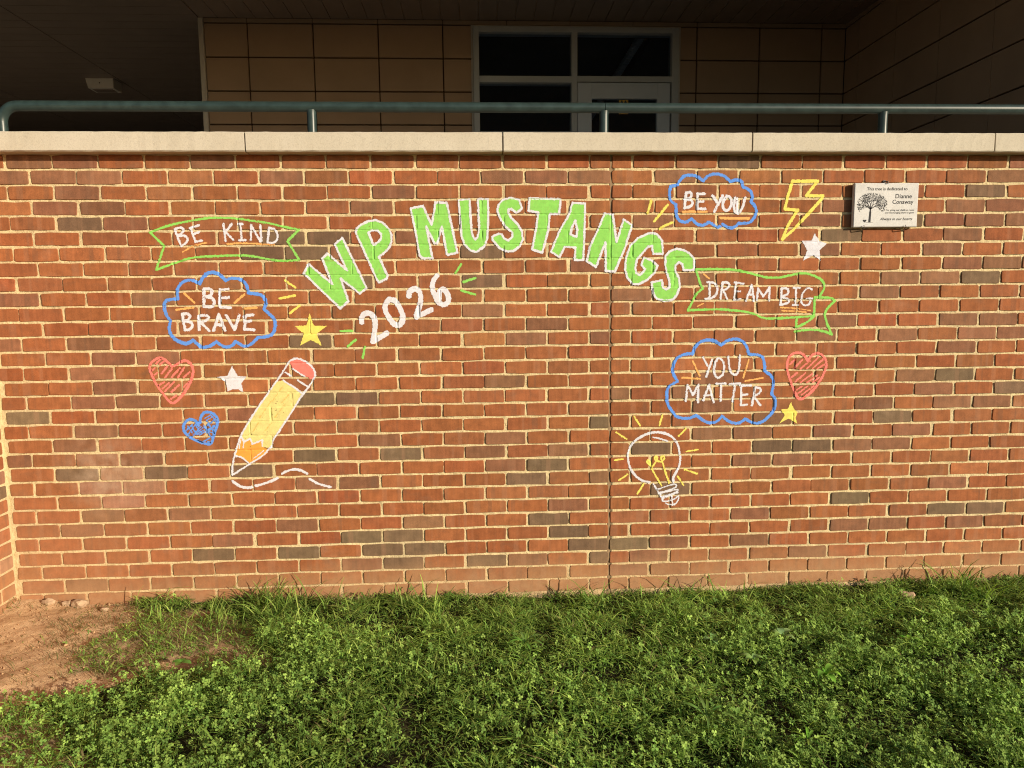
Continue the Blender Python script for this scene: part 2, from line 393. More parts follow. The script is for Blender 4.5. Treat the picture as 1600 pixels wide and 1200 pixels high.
# the bricks that stand out of the red: photographed positions, d dark, b brown, o orange
ODD = {'d': [(119,351),(395,395),(480,394),(422,395),(455,372),(512,372),(755,395),(752,440),(575,440),(1152,252),(1544,297),(1314,366),
 (1534,431),(1436,342),(497,622),(562,622),(492,710),(407,732),(487,531),(1020,700),(937,657),(857,721),(827,745),(1192,700),(1492,586),(1580,609),(1397,650),
 (1270,696),(1220,696),(117,740),(255,740),(332,866),(566,837),(632,835),(466,862),(599,857),(635,876),(765,874),(857,807),(891,827),(922,849),(937,870),
 (1175,802),(1050,762),(1332,777),(1482,795),(1539,794),(627,707),(665,854),(985,849),(40,654)],
 'b': [(115,254),(86,277),(159,277),(122,302),(85,327),(155,327),(192,350),(330,255),(22,277),(42,254),(775,277),(612,300),(540,395),(635,372),(755,486),
 (440,277),(809,277),(855,279),(922,279),(1055,277),(1020,349),(917,417),(1065,437),(1590,255),(1350,252),(1575,275),(1307,322),(1505,322),(1285,344),(1475,342),
 (1505,365),(1475,387),(1565,409),(1410,432),(1472,430),(1532,342),(1375,455),(1590,342),(137,537),(172,560),(142,582),(177,605),(217,626),(147,627),(150,677),
 (152,720),(114,697),(217,719),(12,537),(382,647),(757,705),(782,727),(755,485),(798,531),(782,600),(857,507),(825,530),(937,530),(1172,721),(1112,635),(1115,677),
 (1175,677),(810,680),(972,615),(1550,629),(1332,694),(1395,691),(1497,499),(1307,500),(1560,497),(1402,521),(1577,520),(1495,541),(1435,587),(1365,629),
 (1490,629),(1425,672),(300,802),(370,846),(162,807),(462,817),(662,811),(565,752),(500,754),(861,849),(1047,849),(1175,845),(830,870),(1017,867),(1175,722),
 (937,742),(985,889),(1327,820),(1510,815),(1387,819),(1482,755),(1265,861),(1510,857),(1202,802),(242,560),(550,325),(1250,720),(1120,590)],
 'o': [(47,302),(20,327),(4,350),(10,302),(2,487),(475,255),(545,254),(692,395),(625,394),(990,277),(1320,277),(107,605),(77,629),(32,560),(105,560),(80,677),(65,537),
 (890,527),(1432,499),(1432,542),(595,815),(1395,297),(1380,252),(1450,252),(1590,385),(860,860),(1230,850),(1500,860)],
 'p': [(185,737),(190,760),(190,782),(220,760)]}
ODDW = [(k, atY(x, y)) for k, l in ODD.items() for x, y in l]
BASEC = {'r': (0.300, 0.105, 0.041), 'd': (0.170, 0.108, 0.064), 'b': (0.235, 0.108, 0.058), 'o': (0.318, 0.116, 0.047), 'p': (0.32, 0.165, 0.10)}
bricks = []                                   # (xc, zc, length, course, colour, yoff, full?)
def course_z(i): return ZS - i*H + H/2 - 0.0    # centre of course i
for i in range(NCRS):
    zc = course_z(i)
    off = 0.5 if i % 2 == 0 else 0.0
    us = []
    k = 0
    if off: us.append((-0.5, 0.0)); us.append((0.0, 0.5))
    for k in range(17): us.append((off+k, off+k+1))
    for k in range(16): us.append((-off-k-1, -off-k))
    for u0, u1 in us:
        x0, x1 = u0*BM, u1*BM
        x0 += 0.0051 if abs(u0) > 1e-6 else 0.0048; x1 -= 0.0051 if abs(u1) > 1e-6 else 0.0048
        if x1 < XC+0.02 or x0 > 3.45: continue
        x0 = max(x0, XC+0.009); x1 = min(x1, 3.45)
        if x1-x0 < 0.03: continue
        j = rng.normal(0, 0.0022); x0 += j if u0 != 0 and x0 > XC+0.01 else 0; x1 += j if u1 != 0 else 0
        bricks.append([0.5*(x0+x1), zc+rng.normal(0, 0.0008), x1-x0, i, 'r', float(np.clip(rng.normal(0, 0.0008), -0.0016, 0.0016))])
bx = np.array([[b[0], b[1]] for b in bricks])
for k, p in ODDW:
    d = np.hypot((bx[:, 0]-p[0])*0.4, bx[:, 1]-p[2]); q = int(d.argmin())
    if d[q] < 0.06: bricks[q][4] = k
for b in bricks:
    if b[4] == 'r':
        pr = random.random()
        seen = -2.9 < b[0] < 2.2
        if pr < (0.03 if seen else 0.12): b[4] = 'b'
        elif pr < 0.12: b[4] = 'o'
def tint(k):
    c = np.array(BASEC[k]); v = math.exp(random.gauss(0, 0.075)); h = random.gauss(0, 0.05)
    if k == 'r': c = c*(1-0.0) + (np.array(BASEC['b'])-c)*max(0, random.gauss(0.05, 0.17))
    return (float(c[0]*v), float(c[1]*v*(1+h)), float(c[2]*v*(1+h*0.6)))
wall = empty('brick_wall', (0, 0, 0), label='long red brick retaining wall with cream mortar and stone coping, painted with chalky drawings', cat='wall')
def area(b):
    q = [px_of((b[0]+sx*b[2]/2, 0, b[1]+sz*BH/2)) for sx, sz in ((-1,-1),(1,-1),(1,1),(-1,1))]
    if max(p[0] for p in q) < 0 or min(p[0] for p in q) > 1600 or min(p[1] for p in q) > 945: return 0
    q = [(min(max(x, 0), 1600), y) for x, y in q]
    return abs(sum(q[i][0]*q[(i+1) % 4][1]-q[(i+1) % 4][0]*q[i][1] for i in range(4)))/2
order = sorted(range(len(bricks)), key=lambda i: -area(bricks[i]))
single = set(order[:300])
SV, SF, SC, nv = [], [], [], 0
def choose(L):
    if L > 0.15: return random.choice(range(len(FULL))), FULL, FULL_ME, BL
    return random.choice(range(len(HALF))), HALF, HALF_ME, BL-BM/2
for i, b in enumerate(bricks):
    v, geo, mes, L0 = choose(b[2]); c = tint(b[4]); s = b[2]/L0
    if i in single:
        o = link('brick', mes[v], None, wall, (b[0], -b[5], b[1])); o.scale = (s, 1, 1); o.color = (*c, 1)
    else:
        V, FS = geo[v]
        for x, y, z in V: SV.append((b[0]+x*s, y-b[5], b[1]+z)); SC.append(c)
        SF += [tuple(nv+q for q in f) for f in FS]; nv += len(V)
me = mesh('brick', SV, SF); point_color(me, 'tint_g', SC)
o = link('brick', me, BRICK, wall); o.color = (0, 0, 0, 1); tag(o, kind='stuff')

def mortar_depth(x, z):
    d = 0.0038 + 0.0030*(vnoise(x*28, z*28, 31)-0.4) + 0.0030*(vnoise(x*90, z*90, 32)-0.5)
    perp = np.abs(((z-ZS) % H)-H/2) < BH/2-0.001
    d = d + np.where(perp, 0.0050*np.clip(vnoise(x*9, z*15, 33)-0.4, 0, 1), 0.0)
    return np.clip(d, 0.0018, 0.014)
# mortar bed: one sheet in front of the core, tooled back between the bricks, uneven
MX = np.arange(XC-0.02, 3.45, 0.0075); MZ = np.arange(-0.08, 2.152, 0.0075)
X, Z = np.meshgrid(MX, MZ)
dep = mortar_depth(X, Z)
dep = np.where(np.abs(X) < 0.0075, 0.02, dep)
n1, n2 = X.shape; idx = np.arange(n1*n2).reshape(n1, n2)
quads = np.stack([idx[:-1, :-1], idx[:-1, 1:], idx[1:, 1:], idx[1:, :-1]], -1).reshape(-1, 4)
link('mortar', mesh_np('mortar', np.stack([X, dep, Z], -1).reshape(-1, 3), [quads], True), MORTAR, wall)
core = MB(); core.box(XC-0.02, -0.006, 0.035, 0.30, -0.1, 2.140); core.box(0.006, 3.45, 0.035, 0.30, -0.1, 2.140)
core.build('wall_core', MORTAR, wall)
sv = MB()
zz = np.linspace(-0.05, 2.14, 90)
for q in range(len(zz)-1):
    d0 = 0.0045+0.0015*math.sin(q*1.7)+random.uniform(-.0015, .0015)
    sv.V += [(-0.0072, d0, zz[q]), (0.0072, d0+0.001, zz[q])]
sv.F = [(2*q, 2*q+1, 2*q+3, 2*q+2) for q in range(len(zz)-2)]
sv.build('control_joint', SEAL, wall, True)

# coping stones
CZ0, CZ1 = ZS+0.0660, ZS+0.152
def coping(x0, x1):
    V, FS = [], []
    xs = np.linspace(x0, x1, 40); b = 0.005
    prof = [(0.30, CZ0), (-0.063, CZ0), (-0.069, CZ0+b), (-0.069, CZ1-b), (-0.064, CZ1), (0.36, CZ1+0.004), (0.36, CZ0)]
    for k, x in enumerate(xs):
        for y, z in prof:
            e = 1.0 if 0 < k < len(xs)-1 else 0.0
            V.append((x, y+random.uniform(-.0007, .0007), z+random.uniform(-.0007, .0007)))
    m = len(prof)
    for k in range(len(xs)-1):
        for j in range(m):
            FS.append((k*m+j, k*m+(j+1) % m, (k+1)*m+(j+1) % m, (k+1)*m+j))
    FS.append(tuple(range(m))[::-1]); FS.append(tuple((len(xs)-1)*m+j for j in range(m)))
    return mesh('coping_stone', V, FS)
cx = [-2.86] + [float(atY(x, 222, -0.05)[0]) for x in (384.5, 785.5, 1173.5, 1550.5)] + [2.96, 3.45]
for i in range(len(cx)-1):
    link('coping_stone', coping(cx[i]+0.0033, cx[i+1]-0.0033), COPING, wall)
jb = MB(); jb.box(XC, 3.45, -0.05, 0.34, CZ0+0.006, CZ1-0.012); jb.build('coping_bed', SEAL, wall)

# wing wall on the left
wing = empty('side_wall', (XC, -1.3, 0), label='sunlit return of the brick wall at the far left edge, square to the painted wall', cat='wall')
SV, SF, SC, nv = [], [], [], 0
nsing = 0
for i in range(NCRS):
    zc = course_z(i); y = -0.007
    ln = [BM/2] if i % 2 else [BM]
    ln += [BM]*12
    for k, L in enumerate(ln):
        yc = y-L/2; y -= L
        v, geo, mes, L0 = choose(L-0.0115); kk = random.choices('rbodp', (6, 1.2, 1.5, 0.3, 1.0))[0]; c = tint(kk); s = (L-0.0115)/L0
        if k == 0 and i >= 12:
            o = link('brick', mes[v], None, wing, (XC, yc, zc)); o.scale = (s, 1, 1); o.rotation_euler = (0, 0, math.pi/2); o.color = (*c, 1)
        else:
            V, FS = geo[v]
            for x, yy, z in V: SV.append((XC-yy, yc+x*s, zc+z)); SC.append(c)
            SF += [tuple(nv+q for q in f) for f in FS]; nv += len(V)
me = mesh('brick', SV, SF); point_color(me, 'tint_g', SC)
o = link('brick', me, BRICK, wing); o.color = (0, 0, 0, 1); tag(o, kind='stuff')
wm = MB(); wm.box(XC-0.30, XC-0.0035, -2.6, 0.30, -0.1, 2.147); wm.build('mortar', MORTAR, wing)
wm = MB(); wm.box(XC-0.35, XC+0.05, -2.62, -0.053, CZ0, CZ1, 0); wm.build('coping_stone', COPING, wing)

# ------------------------------------------------------------------ the paintings: thin skins laid over brick and mortar
bs = {}
for b in bricks: bs.setdefault(b[3], []).append(b)
CR = {}
for i, l in bs.items():
    l = sorted(l, key=lambda b: b[0]); CR[i] = (np.array([b[0]-b[2]/2 for b in l]), np.array([b[0]+b[2]/2 for b in l]), np.array([b[5] for b in l]))
def relief(x, z):
    """front of the wall at (x, z): positive towards the viewer"""
    h = np.full(x.shape, -0.0035); ci = np.floor((ZS+H-z)/H).astype(int)
    for i in range(NCRS):
        s = ci == i
        if not s.any(): continue
        x0, x1, yo = CR[i]; q = np.clip(np.searchsorted(x0, x[s])-1, 0, len(x0)-1)
        ins = (x[s] > x0[q]-0.0005) & (x[s] < x1[q]+0.0005) & (np.abs(z[s]-course_z(i)) < BH/2+0.0006)
        h[s] = np.where(ins, yo[q], -0.0035)
    h = np.where(np.abs(x) < 0.0048, -0.0060, h)
    return h
GRID = 0.0023
MPP = 0.00306                                 # metres per photograph pixel on the wall
def to_wall(fr, pts):
    ox, oy, s = fr
    r = []
    for x, y in pts:
        p = atY(ox+x/s, oy+y/s); r.append((p[0], p[2]))
    return np.array(r)
def chaikin(p, closed, n=2):
    for _ in range(n):
        if closed: q = np.roll(p, -1, 0); p = np.stack([p*0.75+q*0.25, p*0.25+q*0.75], 1).reshape(-1, 2)
        else:
            a, b = p[:-1], p[1:]; m = np.stack([a*0.75+b*0.25, a*0.25+b*0.75], 1).reshape(-1, 2)
            p = np.concatenate([p[:1], m, p[-1:]])
    return p
_seed = [100]
def skin(name, mat, shapes, parent, lift, cover=1.0, dry=0.05):
    """shapes: ('fill', pts, [holes]) or ('line', pts, width_m); wall coordinates. One mesh part."""
    _seed[0] += 1; sd = _seed[0]
    allp = np.concatenate([s[1] for s in shapes]); wmax = max([s[2] for s in shapes if s[0] == 'line'] + [0.0])
    lo = allp.min(0)-wmax-0.01; hi = allp.max(0)+wmax+0.01
    xs = np.arange(lo[0], hi[0], GRID); zs = np.arange(lo[1], hi[1], GRID)
    X, Z = np.meshgrid(xs[:-1]+GRID/2, zs[:-1]+GRID/2)
    rag = 0.0030*(vnoise(X*160, Z*160, sd)-0.5)+0.0022*(vnoise(X*420, Z*420, sd+1)-0.5)
    mask = np.zeros(X.shape, bool)
    for s in shapes:
        if s[0] == 'fill':
            mk = inside(s[1], X+rag, Z+rag*0.7)
            for hpoly in s[2]: mk &= ~inside(hpoly, X+rag, Z+rag)
            mask |= mk
        else:
            p = s[1]; hw = s[2]/2
            b0 = p.min(0)-hw-0.006; b1 = p.max(0)+hw+0.006
            jx = slice(max(0, int((b0[0]-lo[0])/GRID)), int((b1[0]-lo[0])/GRID)+2); jz = slice(max(0, int((b0[1]-lo[1])/GRID)), int((b1[1]-lo[1])/GRID)+2)
            xx, zz = X[jz, jx], Z[jz, jx]; dm = np.full(xx.shape, 9.0)
            for a, b in zip(p[:-1], p[1:]):
                d = b-a; L2 = d@d+1e-12; t = np.clip(((xx-a[0])*d[0]+(zz-a[1])*d[1])/L2, 0, 1)
                dm = np.minimum(dm, np.hypot(xx-a[0]-t*d[0], zz-a[1]-t*d[1]))
            wv = hw*(0.86+0.30*vnoise(xx*18, zz*18, sd+2))
            mask[jz, jx] |= dm+rag[jz, jx] < wv
    gap = relief(X, Z) < -0.002
    keep = vnoise(X*230, Z*230, sd+3)*0.6+vnoise(X*60, Z*60, sd+4)*0.4
    mask &= ~(gap & (keep > 0.12+cover*0.9))
    mask &= ~(keep < 0.04+dry*1.8)
    # keep away from the sealed joint's depth only by following it
    cz, cxx = np.nonzero(mask)
    if not len(cz): return None
    nxv = len(xs)
    vid = np.stack([cz*nxv+cxx, cz*nxv+cxx+1, (cz+1)*nxv+cxx+1, (cz+1)*nxv+cxx], 1)
    u, inv = np.unique(vid, return_inverse=True); q = inv.reshape(vid.shape)
    vx = xs[u % nxv]; vz = zs[u//nxv]
    e = 0.0016
    hh = np.max([relief(vx+dx, vz+dz) for dx, dz in ((0, 0), (e, 0), (-e, 0), (0, e), (0, -e))], axis=0)
    # mortar is uneven: stay just proud of it
    md = mortar_depth(vx, vz)
    hh = np.where(hh < -0.002, np.where(np.abs(vx) < 0.008, hh+0.003, -md+0.0016), hh)
    V = np.stack([vx, -(hh+lift), vz], 1)
    return link(name, mesh_np(name, V, [q], True), mat, parent)
def drawing(name, label, cat, at_px, group=None):
    p = atY(*at_px)
    return empty(name, (float(p[0]), 0.0, float(p[2])), label=label, cat=cat, group=group)
def lines(fr, strokes, wz, smooth=1, closed=False):
    r = []
    for st in strokes:
        p = to_wall(fr, st)
        if smooth and len(p) > 2: p = chaikin(p, closed, smooth)
        if closed: p = np.concatenate([p, p[:1]])
        r.append(('line', p, wz/fr[2]*MPP))
    return r
def each(name, mat, shapes, *a):
    for q in shapes: skin(name, mat, [q], *a)
A = (460, 320, 6.667); B = (630, 290, 7.619); Cc = (810, 290, 8.571); D = (910, 320, 7.5); E_ = (530, 400, 6.957); Ff = (220, 320, 6.154)
Gz = (240, 410, 6.667); Hh = (1000, 255, 8.0); Ii = (1060, 405, 6.154); J = (1020, 515, 5.333); K = (210, 540, 7.058); Ll = (1200, 270, 8.0)
Mz = (340, 545, 5.582); Nn = (960, 640, 7.5); O = (340, 540, 5.0); Q = (400, 450, 4.0)
L1, L2, L3 = 0.0008, 0.0014, 0.0020

# --- arched green lettering
let = drawing('green_lettering', 'big lime green capital letters with white outlines, painted in an arch across the wall', 'lettering', (780, 400))
GREEN = [
 (A, [(150,618),(395,825),(290,560),(345,508),(550,685),(420,412),(500,345),(755,872),(680,922),(480,765),(565,1005),(478,1078),(100,715)], []),
 (A, [(638,285),(650,245),(700,205),(770,170),(850,160),(920,185),(980,245),(1012,310),(1010,390),(985,450),(930,505),(880,540),(970,735),(965,765),(885,810),(860,780)],
     [[(770,290),(800,265),(865,265),(905,310),(905,350),(880,385),(825,420)]]),
 (B, [(90,270),(235,245),(340,465),(385,200),(518,205),(645,798),(525,825),(458,490),(405,690),(375,690),(275,490),(350,865),(230,868),(195,830),(165,640)], []),
 (B, [(660,170),(790,165),(800,330),(815,560),(838,620),(860,640),(885,615),(905,520),(890,160),(1010,160),(1012,400),(1000,640),(960,730),(870,790),(800,770),(730,700),(695,600)], []),
 (B, [(1195,165),(1290,145),(1380,170),(1415,270),(1350,325),(1290,280),(1255,285),(1250,320),(1290,390),(1370,470),(1415,550),(1425,640),(1390,720),(1320,775),(1240,785),(1150,745),(1060,640),(1060,610),(1140,570),(1170,580),(1200,630),(1250,655),(1300,610),(1300,560),(1220,490),(1160,400),(1120,300),(1140,220)], []),
 (Cc, [(150,170),(565,185),(545,380),(420,380),(400,600),(320,900),(185,855),(240,560),(265,360),(135,340)], []),
 (Cc, [(730,230),(895,240),(885,620),(870,1000),(755,995),(765,830),(620,820),(550,960),(435,885),(560,590),(690,370),(700,300)], [[(760,470),(790,600),(775,685),(700,655),(715,560)]]),
 (D, [(260,105),(355,115),(400,435),(485,172),(580,240),(500,500),(380,785),(275,775),(270,435),(160,728),(52,660),(85,500),(170,320)], []),
 (D, [(790,330),(870,340),(935,420),(940,575),(830,575),(815,480),(770,490),(690,580),(640,640),(620,740),(630,800),(670,825),(710,790),(735,755),(690,705),(720,620),(810,650),(880,715),(850,790),(760,880),(660,930),(590,930),(530,860),(500,760),(510,620),(560,480),(650,390)], []),
 (D, [(975,600),(1020,545),(1100,515),(1180,530),(1250,565),(1305,630),(1310,765),(1185,765),(1170,695),(1130,675),(1090,710),(1090,780),(1135,860),(1140,960),(1110,1050),(1060,1110),(960,1125),(870,1100),(830,1040),(810,910),(930,885),(945,975),(980,990),(1020,970),(1020,900),(990,800),(970,700)], []),
]
for fr, pts, holes in GREEN:
    p = to_wall(fr, pts); hs = [to_wall(fr, h) for h in holes]
    lt = skin('letter', PT['green'], [('fill', p, hs)], let, L1, 0.95, 0.02)
    ol = [('line', np.concatenate([q, q[:1]]), 0.0098) for q in [p]+hs]
    skin('outline', PT['white'], ol, lt, L2, 1.0, 0.02)

def text_lines(fr, letters, wz, parent, lift=L1, nm='letter', mat='white', cover=0.75, dry=0.06):
    for lt in letters: skin(nm, PT[mat], lines(fr, lt, wz), parent, lift, cover, dry)
# --- year
yr = drawing('year_number', 'thick white number 2026 painted slanting under the arch of green letters', 'number', (635, 480))
text_lines(E_, [[[(245,720),(245,660),(290,620),(345,625),(390,690),(390,800),(365,930)], [(365,930),(430,890),(515,840)]],
  [[(545,470),(600,480),(660,560),(695,650),(690,710),(650,760),(590,740),(540,670),(500,590),(500,520),(545,470),(600,480)]],
  [[(755,435),(765,380),(820,350),(870,375),(890,440),(885,520),(840,640),(840,665)], [(850,655),(930,620),(1000,585)]],
  [[(1065,210),(1020,270),(1010,350),(1040,430),(1080,510),(1140,535),(1190,500),(1185,430),(1150,370),(1110,360),(1085,400),(1085,470)]]], 56, yr, L1, 'digit', cover=0.85, dry=0.02)

def marks(label, fr, segs, wz, col, at):
    t = drawing('spark_marks', label, 'spark marks', at, 'sets of short painted dashes')
    for s in segs: skin('dash', PT[col], lines(fr, [s], wz, 0), t, L1, 0.7, 0.04)
marks('three short green dashes fanning out after the last digit of the white number', E_, [[(1325,90),(1265,185)], [(1480,238),(1350,285)], [(1330,375),(1480,420)]], 25, 'green', (733, 440))
marks('three short green dashes below the first digit of the white number', E_, [[(15,815),(140,815)], [(180,910),(95,980)], [(280,985),(255,1110)]], 25, 'green', (556, 535))
marks('three short yellow dashes beside the blue cloud reading BE BRAVE', Gz, [[(1370,190),(1475,260)], [(1315,375),(1470,345)], [(1520,450),(1420,530)]], 24, 'yellow', (455, 463))
marks('three yellow dashes at the lower left of the blue cloud reading BE YOU', Hh, [[(140,470),(95,625)], [(345,520),(250,640),(180,725)], [(405,740),(310,780),(250,820)]], 30, 'yellow', (1030, 340))

# --- BE KIND
t = drawing('text_banner', 'green outlined ribbon banner with white words BE KIND, top left of the drawings', 'banner drawing', (355, 378), 'painted banners with words')
skin('ribbon_outline', PT['green'], lines(Ff, [[(90,265),(200,220),(340,180),(500,150),(650,125),(780,125),(900,128),(1050,150),(1200,170),(1350,205),(1520,240)], [(1520,240),(1410,350)], [(1410,350),(1525,530)],
   [(1525,530),(1350,540),(1230,525),(1120,500),(1000,485),(800,490),(680,495),(560,500),(440,520),(330,560),(150,625)], [(150,625),(225,395)], [(225,395),(90,265)]], 20), t, L1, 0.75, 0.03)
text_lines(Ff, [[[(325,235),(385,390)], [(325,235),(390,215),(415,240),(400,270),(360,300)], [(360,300),(430,295),(455,335),(435,370),(385,400)]],
  [[(480,225),(525,355)], [(470,225),(560,195)], [(500,285),(560,260)], [(525,355),(590,345)]], [[(795,185),(815,345)], [(875,185),(805,270)], [(820,265),(890,340)]],
  [[(960,190),(970,340)], [(935,185),(980,185)], [(945,340),(1005,340)]], [[(1060,195),(1060,335)], [(1060,200),(1150,350)], [(1150,195),(1160,350)]],
  [[(1235,220),(1220,360)], [(1235,220),(1300,240),(1320,300),(1305,350),(1265,370),(1220,362)]]], 20, t)
each('underline', PT['orange'], lines(Ff, [[(400,455),(490,400),(630,365)], [(830,380),(930,368),(1060,372),(1200,382),(1280,385)]], 15), t, L1, 0.5, 0.08)

# --- BE BRAVE
t = drawing('text_cloud', 'blue outlined cloud with white words BE BRAVE and orange ticks, under the left banner', 'cloud drawing', (343, 485), 'painted clouds with words')
skin('cloud_outline', PT['blue'], lines(Gz, [[(110,470),(120,400),(180,385),(250,380)], [(250,380),(245,290),(275,230),(330,190),(400,180),(480,220)], [(480,220),(510,160),(560,110),(620,100),(690,125),(750,190)],
  [(750,190),(800,165),(870,165),(930,190),(975,240),(990,320)], [(990,320),(1060,325),(1130,340),(1180,410),(1150,485)], [(1150,485),(1200,530),(1260,590),(1270,670),(1240,750),(1180,775),(1090,780)],
  [(1090,780),(1010,860),(950,880),(900,850),(855,820)], [(855,820),(820,870),(750,885),(700,860),(655,825)], [(655,825),(600,870),(500,890),(460,850),(410,810)], [(410,810),(350,850),(270,830),(200,780),(160,710),(175,610)], [(175,610),(130,540),(110,470)]], 32), t, L1, 0.8, 0.02)
text_lines(Gz, [[[(525,275),(525,450)], [(525,275),(590,275),(615,310),(590,350),(530,360)], [(530,360),(610,365),(640,420),(610,465),(525,460)]], [[(690,280),(690,465)], [(690,285),(780,280)], [(690,375),(785,365)], [(690,465),(800,470)]],
  [[(300,540),(325,700)], [(300,540),(350,530),(385,560),(360,600),(315,615)], [(315,615),(390,620),(410,660),(380,700),(330,705)]], [[(470,560),(475,700)], [(470,560),(530,545),(580,570),(560,600),(490,625)], [(490,625),(580,710)]],
  [[(625,710),(680,540)], [(680,540),(745,710)], [(650,650),(720,650)]], [[(755,550),(845,700)], [(845,700),(890,550)]], [[(950,560),(950,700)], [(940,560),(1035,545)], [(955,620),(1010,610)], [(955,695),(1050,705)]]], 28, t)
each('tick_mark', PT['orange'], lines(Gz, [[(320,325),(425,420)], [(235,495),(410,470)], [(945,335),(845,420)], [(940,485),(1075,470)]], 24, 0), t, L1, 0.6, 0.06)

# --- BE YOU
t = drawing('text_cloud', 'small blue outlined cloud with white words BE YOU, high up beside the lightning bolt', 'cloud drawing', (1113, 313), 'painted clouds with words')
skin('cloud_outline', PT['blue'], lines(Hh, [[(385,290),(470,270)], [(470,270),(500,210),(550,160),(620,145),(710,160),(790,220)], [(790,220),(850,150),(950,130),(1050,155),(1130,230)], [(1130,230),(1200,205),(1270,220),(1290,300)],
  [(1290,300),(1350,320),(1395,370),(1410,440),(1385,480)], [(1385,480),(1440,540),(1460,610),(1430,680),(1370,750),(1240,750)], [(1240,750),(1170,810),(1100,805),(1030,760)], [(1000,790),(970,800),(900,760),(860,735)], [(860,735),(800,780),(720,770),(645,695)],
  [(645,695),(580,740),(510,730),(460,680),(450,610),(450,520)], [(450,520),(380,470),(365,380),(385,290)]], 36), t, L1, 0.8, 0.02)
text_lines(Hh, [[[(575,370),(555,565)], [(575,370),(630,360),(650,400),(620,440),(565,450)], [(565,450),(640,455),(660,500),(630,545),(555,560)]], [[(720,380),(715,570)], [(715,385),(810,385)], [(715,480),(790,480)], [(715,570),(815,570)]],
  [[(905,405),(965,490)], [(1035,405),(930,605)]], [[(1085,415),(1035,480),(1035,570),(1080,600),(1130,560),(1150,480),(1125,415),(1085,410)]], [[(1190,430),(1170,540),(1190,620),(1240,630),(1290,530),(1315,430)], [(1215,440),(1215,620)]]], 32, t)
each('underline', PT['orange'], lines(Hh, [[(530,610),(680,605),(830,610)], [(1005,685),(1180,690),(1360,690)]], 30), t, L1, 0.6, 0.06)

# --- DREAM BIG
t = drawing('text_banner', 'green outlined waving banner with white words DREAM BIG and a folded tail', 'banner drawing', (1185, 465), 'painted banners with words')
skin('ribbon_outline', PT['green'], lines(Ii, [[(165,100),(300,95),(430,95),(560,105),(680,130),(780,160),(880,180),(980,175),(1080,155),(1190,130),(1290,150),(1370,190),(1410,250),(1390,310),(1350,360)], [(170,105),(215,250),(235,280)], [(235,280),(170,335),(130,420),(90,485)],
  [(90,490),(250,485),(380,480),(520,490),(650,505),(740,530),(820,570),(940,570),(1100,560),(1300,545)], [(1310,370),(1305,540)], [(1310,365),(1470,370),(1505,400)], [(1505,400),(1440,460),(1405,520),(1420,600),(1475,725)], [(1475,725),(1380,685),(1250,675),(1120,695)], [(1135,565),(1130,650)], [(1145,650),(1230,610),(1305,550)]], 22), t, L1, 0.75, 0.03)
text_lines(Ii, [[[(300,220),(300,375)], [(280,220),(350,225),(380,280),(360,350),(310,380),(260,382)]], [[(425,225),(405,380)], [(425,225),(480,220),(495,255),(460,290),(420,300)], [(430,300),(470,380)]], [[(555,230),(535,395)], [(545,225),(625,235)], [(545,310),(595,310)], [(535,390),(600,385)]],
  [[(650,400),(705,250)], [(705,250),(725,400)], [(665,345),(715,340)]], [[(765,280),(755,395)], [(765,280),(815,360)], [(815,360),(875,270)], [(875,270),(872,395)]],
  [[(990,280),(985,430)], [(990,280),(1050,280),(1060,310),(1040,345),(990,360)], [(990,365),(1065,385),(1060,420),(980,440)]], [[(1130,275),(1125,440)], [(1105,275),(1165,275)], [(1100,440),(1150,440)]],
  [[(1280,290),(1250,270),(1200,310),(1180,370),(1185,430),(1225,450),(1265,425),(1270,385)], [(1230,380),(1285,378)]]], 20, t)
each('underline', PT['orange'], lines(Ii, [[(980,465),(1130,470),(1270,495)], [(995,495),(1110,500)], [(1130,500),(1225,510)], [(245,145),(295,185)], [(240,425),(180,455)]], 12), t, L1, 0.6, 0.06)

# --- YOU MATTER
t = drawing('text_cloud', 'blue outlined cloud with white words YOU MATTER and orange ticks, above the light bulb', 'cloud drawing', (1127, 597), 'painted clouds with words')
skin('cloud_outline', PT['blue'], lines(J, [[(330,205),(350,150),(390,105),(450,85),(510,90),(570,130)], [(570,130),(620,90),(690,75),(750,95),(785,140),(800,205)], [(800,205),(890,210),(925,240),(935,345)], [(935,345),(990,385),(1010,440),(990,535)],
  [(990,535),(1025,580),(1015,670),(960,730),(910,770),(850,785),(770,745)], [(770,745),(710,785),(640,770),(575,720)], [(575,720),(540,765),(490,780),(430,765),(365,715)], [(365,715),(280,745),(200,730),(170,690),(120,620),(115,530),(130,475),(205,430)], [(205,430),(170,370),(165,310),(200,235),(260,205),(320,200)]], 24), t, L1, 0.8, 0.02)
text_lines(J, [[[(420,230),(455,300)], [(495,250),(445,390)]], [[(540,240),(510,300),(515,385),(545,405),(590,370),(595,280),(565,240),(540,240)]], [[(630,225),(640,350),(690,385),(720,340),(725,215)]],
  [[(290,460),(275,595)], [(290,460),(335,545)], [(335,545),(380,460)], [(380,460),(375,605)]], [[(420,590),(470,460)], [(470,460),(505,605)], [(430,550),(495,545)]], [[(570,450),(565,590)], [(525,450),(605,450)]], [[(685,450),(665,600)], [(640,455),(725,450)]],
  [[(735,480),(735,630)], [(725,465),(820,465)], [(735,545),(785,540)], [(735,630),(785,625)]], [[(855,480),(825,630)], [(855,480),(900,490),(900,520),(840,560)], [(845,560),(895,630)]]], 19, t)
each('tick_mark', PT['orange'], lines(J, [[(335,265),(390,385)], [(245,400),(390,410)], [(800,250),(755,400)], [(770,428),(915,403)]], 15, 0), t, L1, 0.6, 0.06)

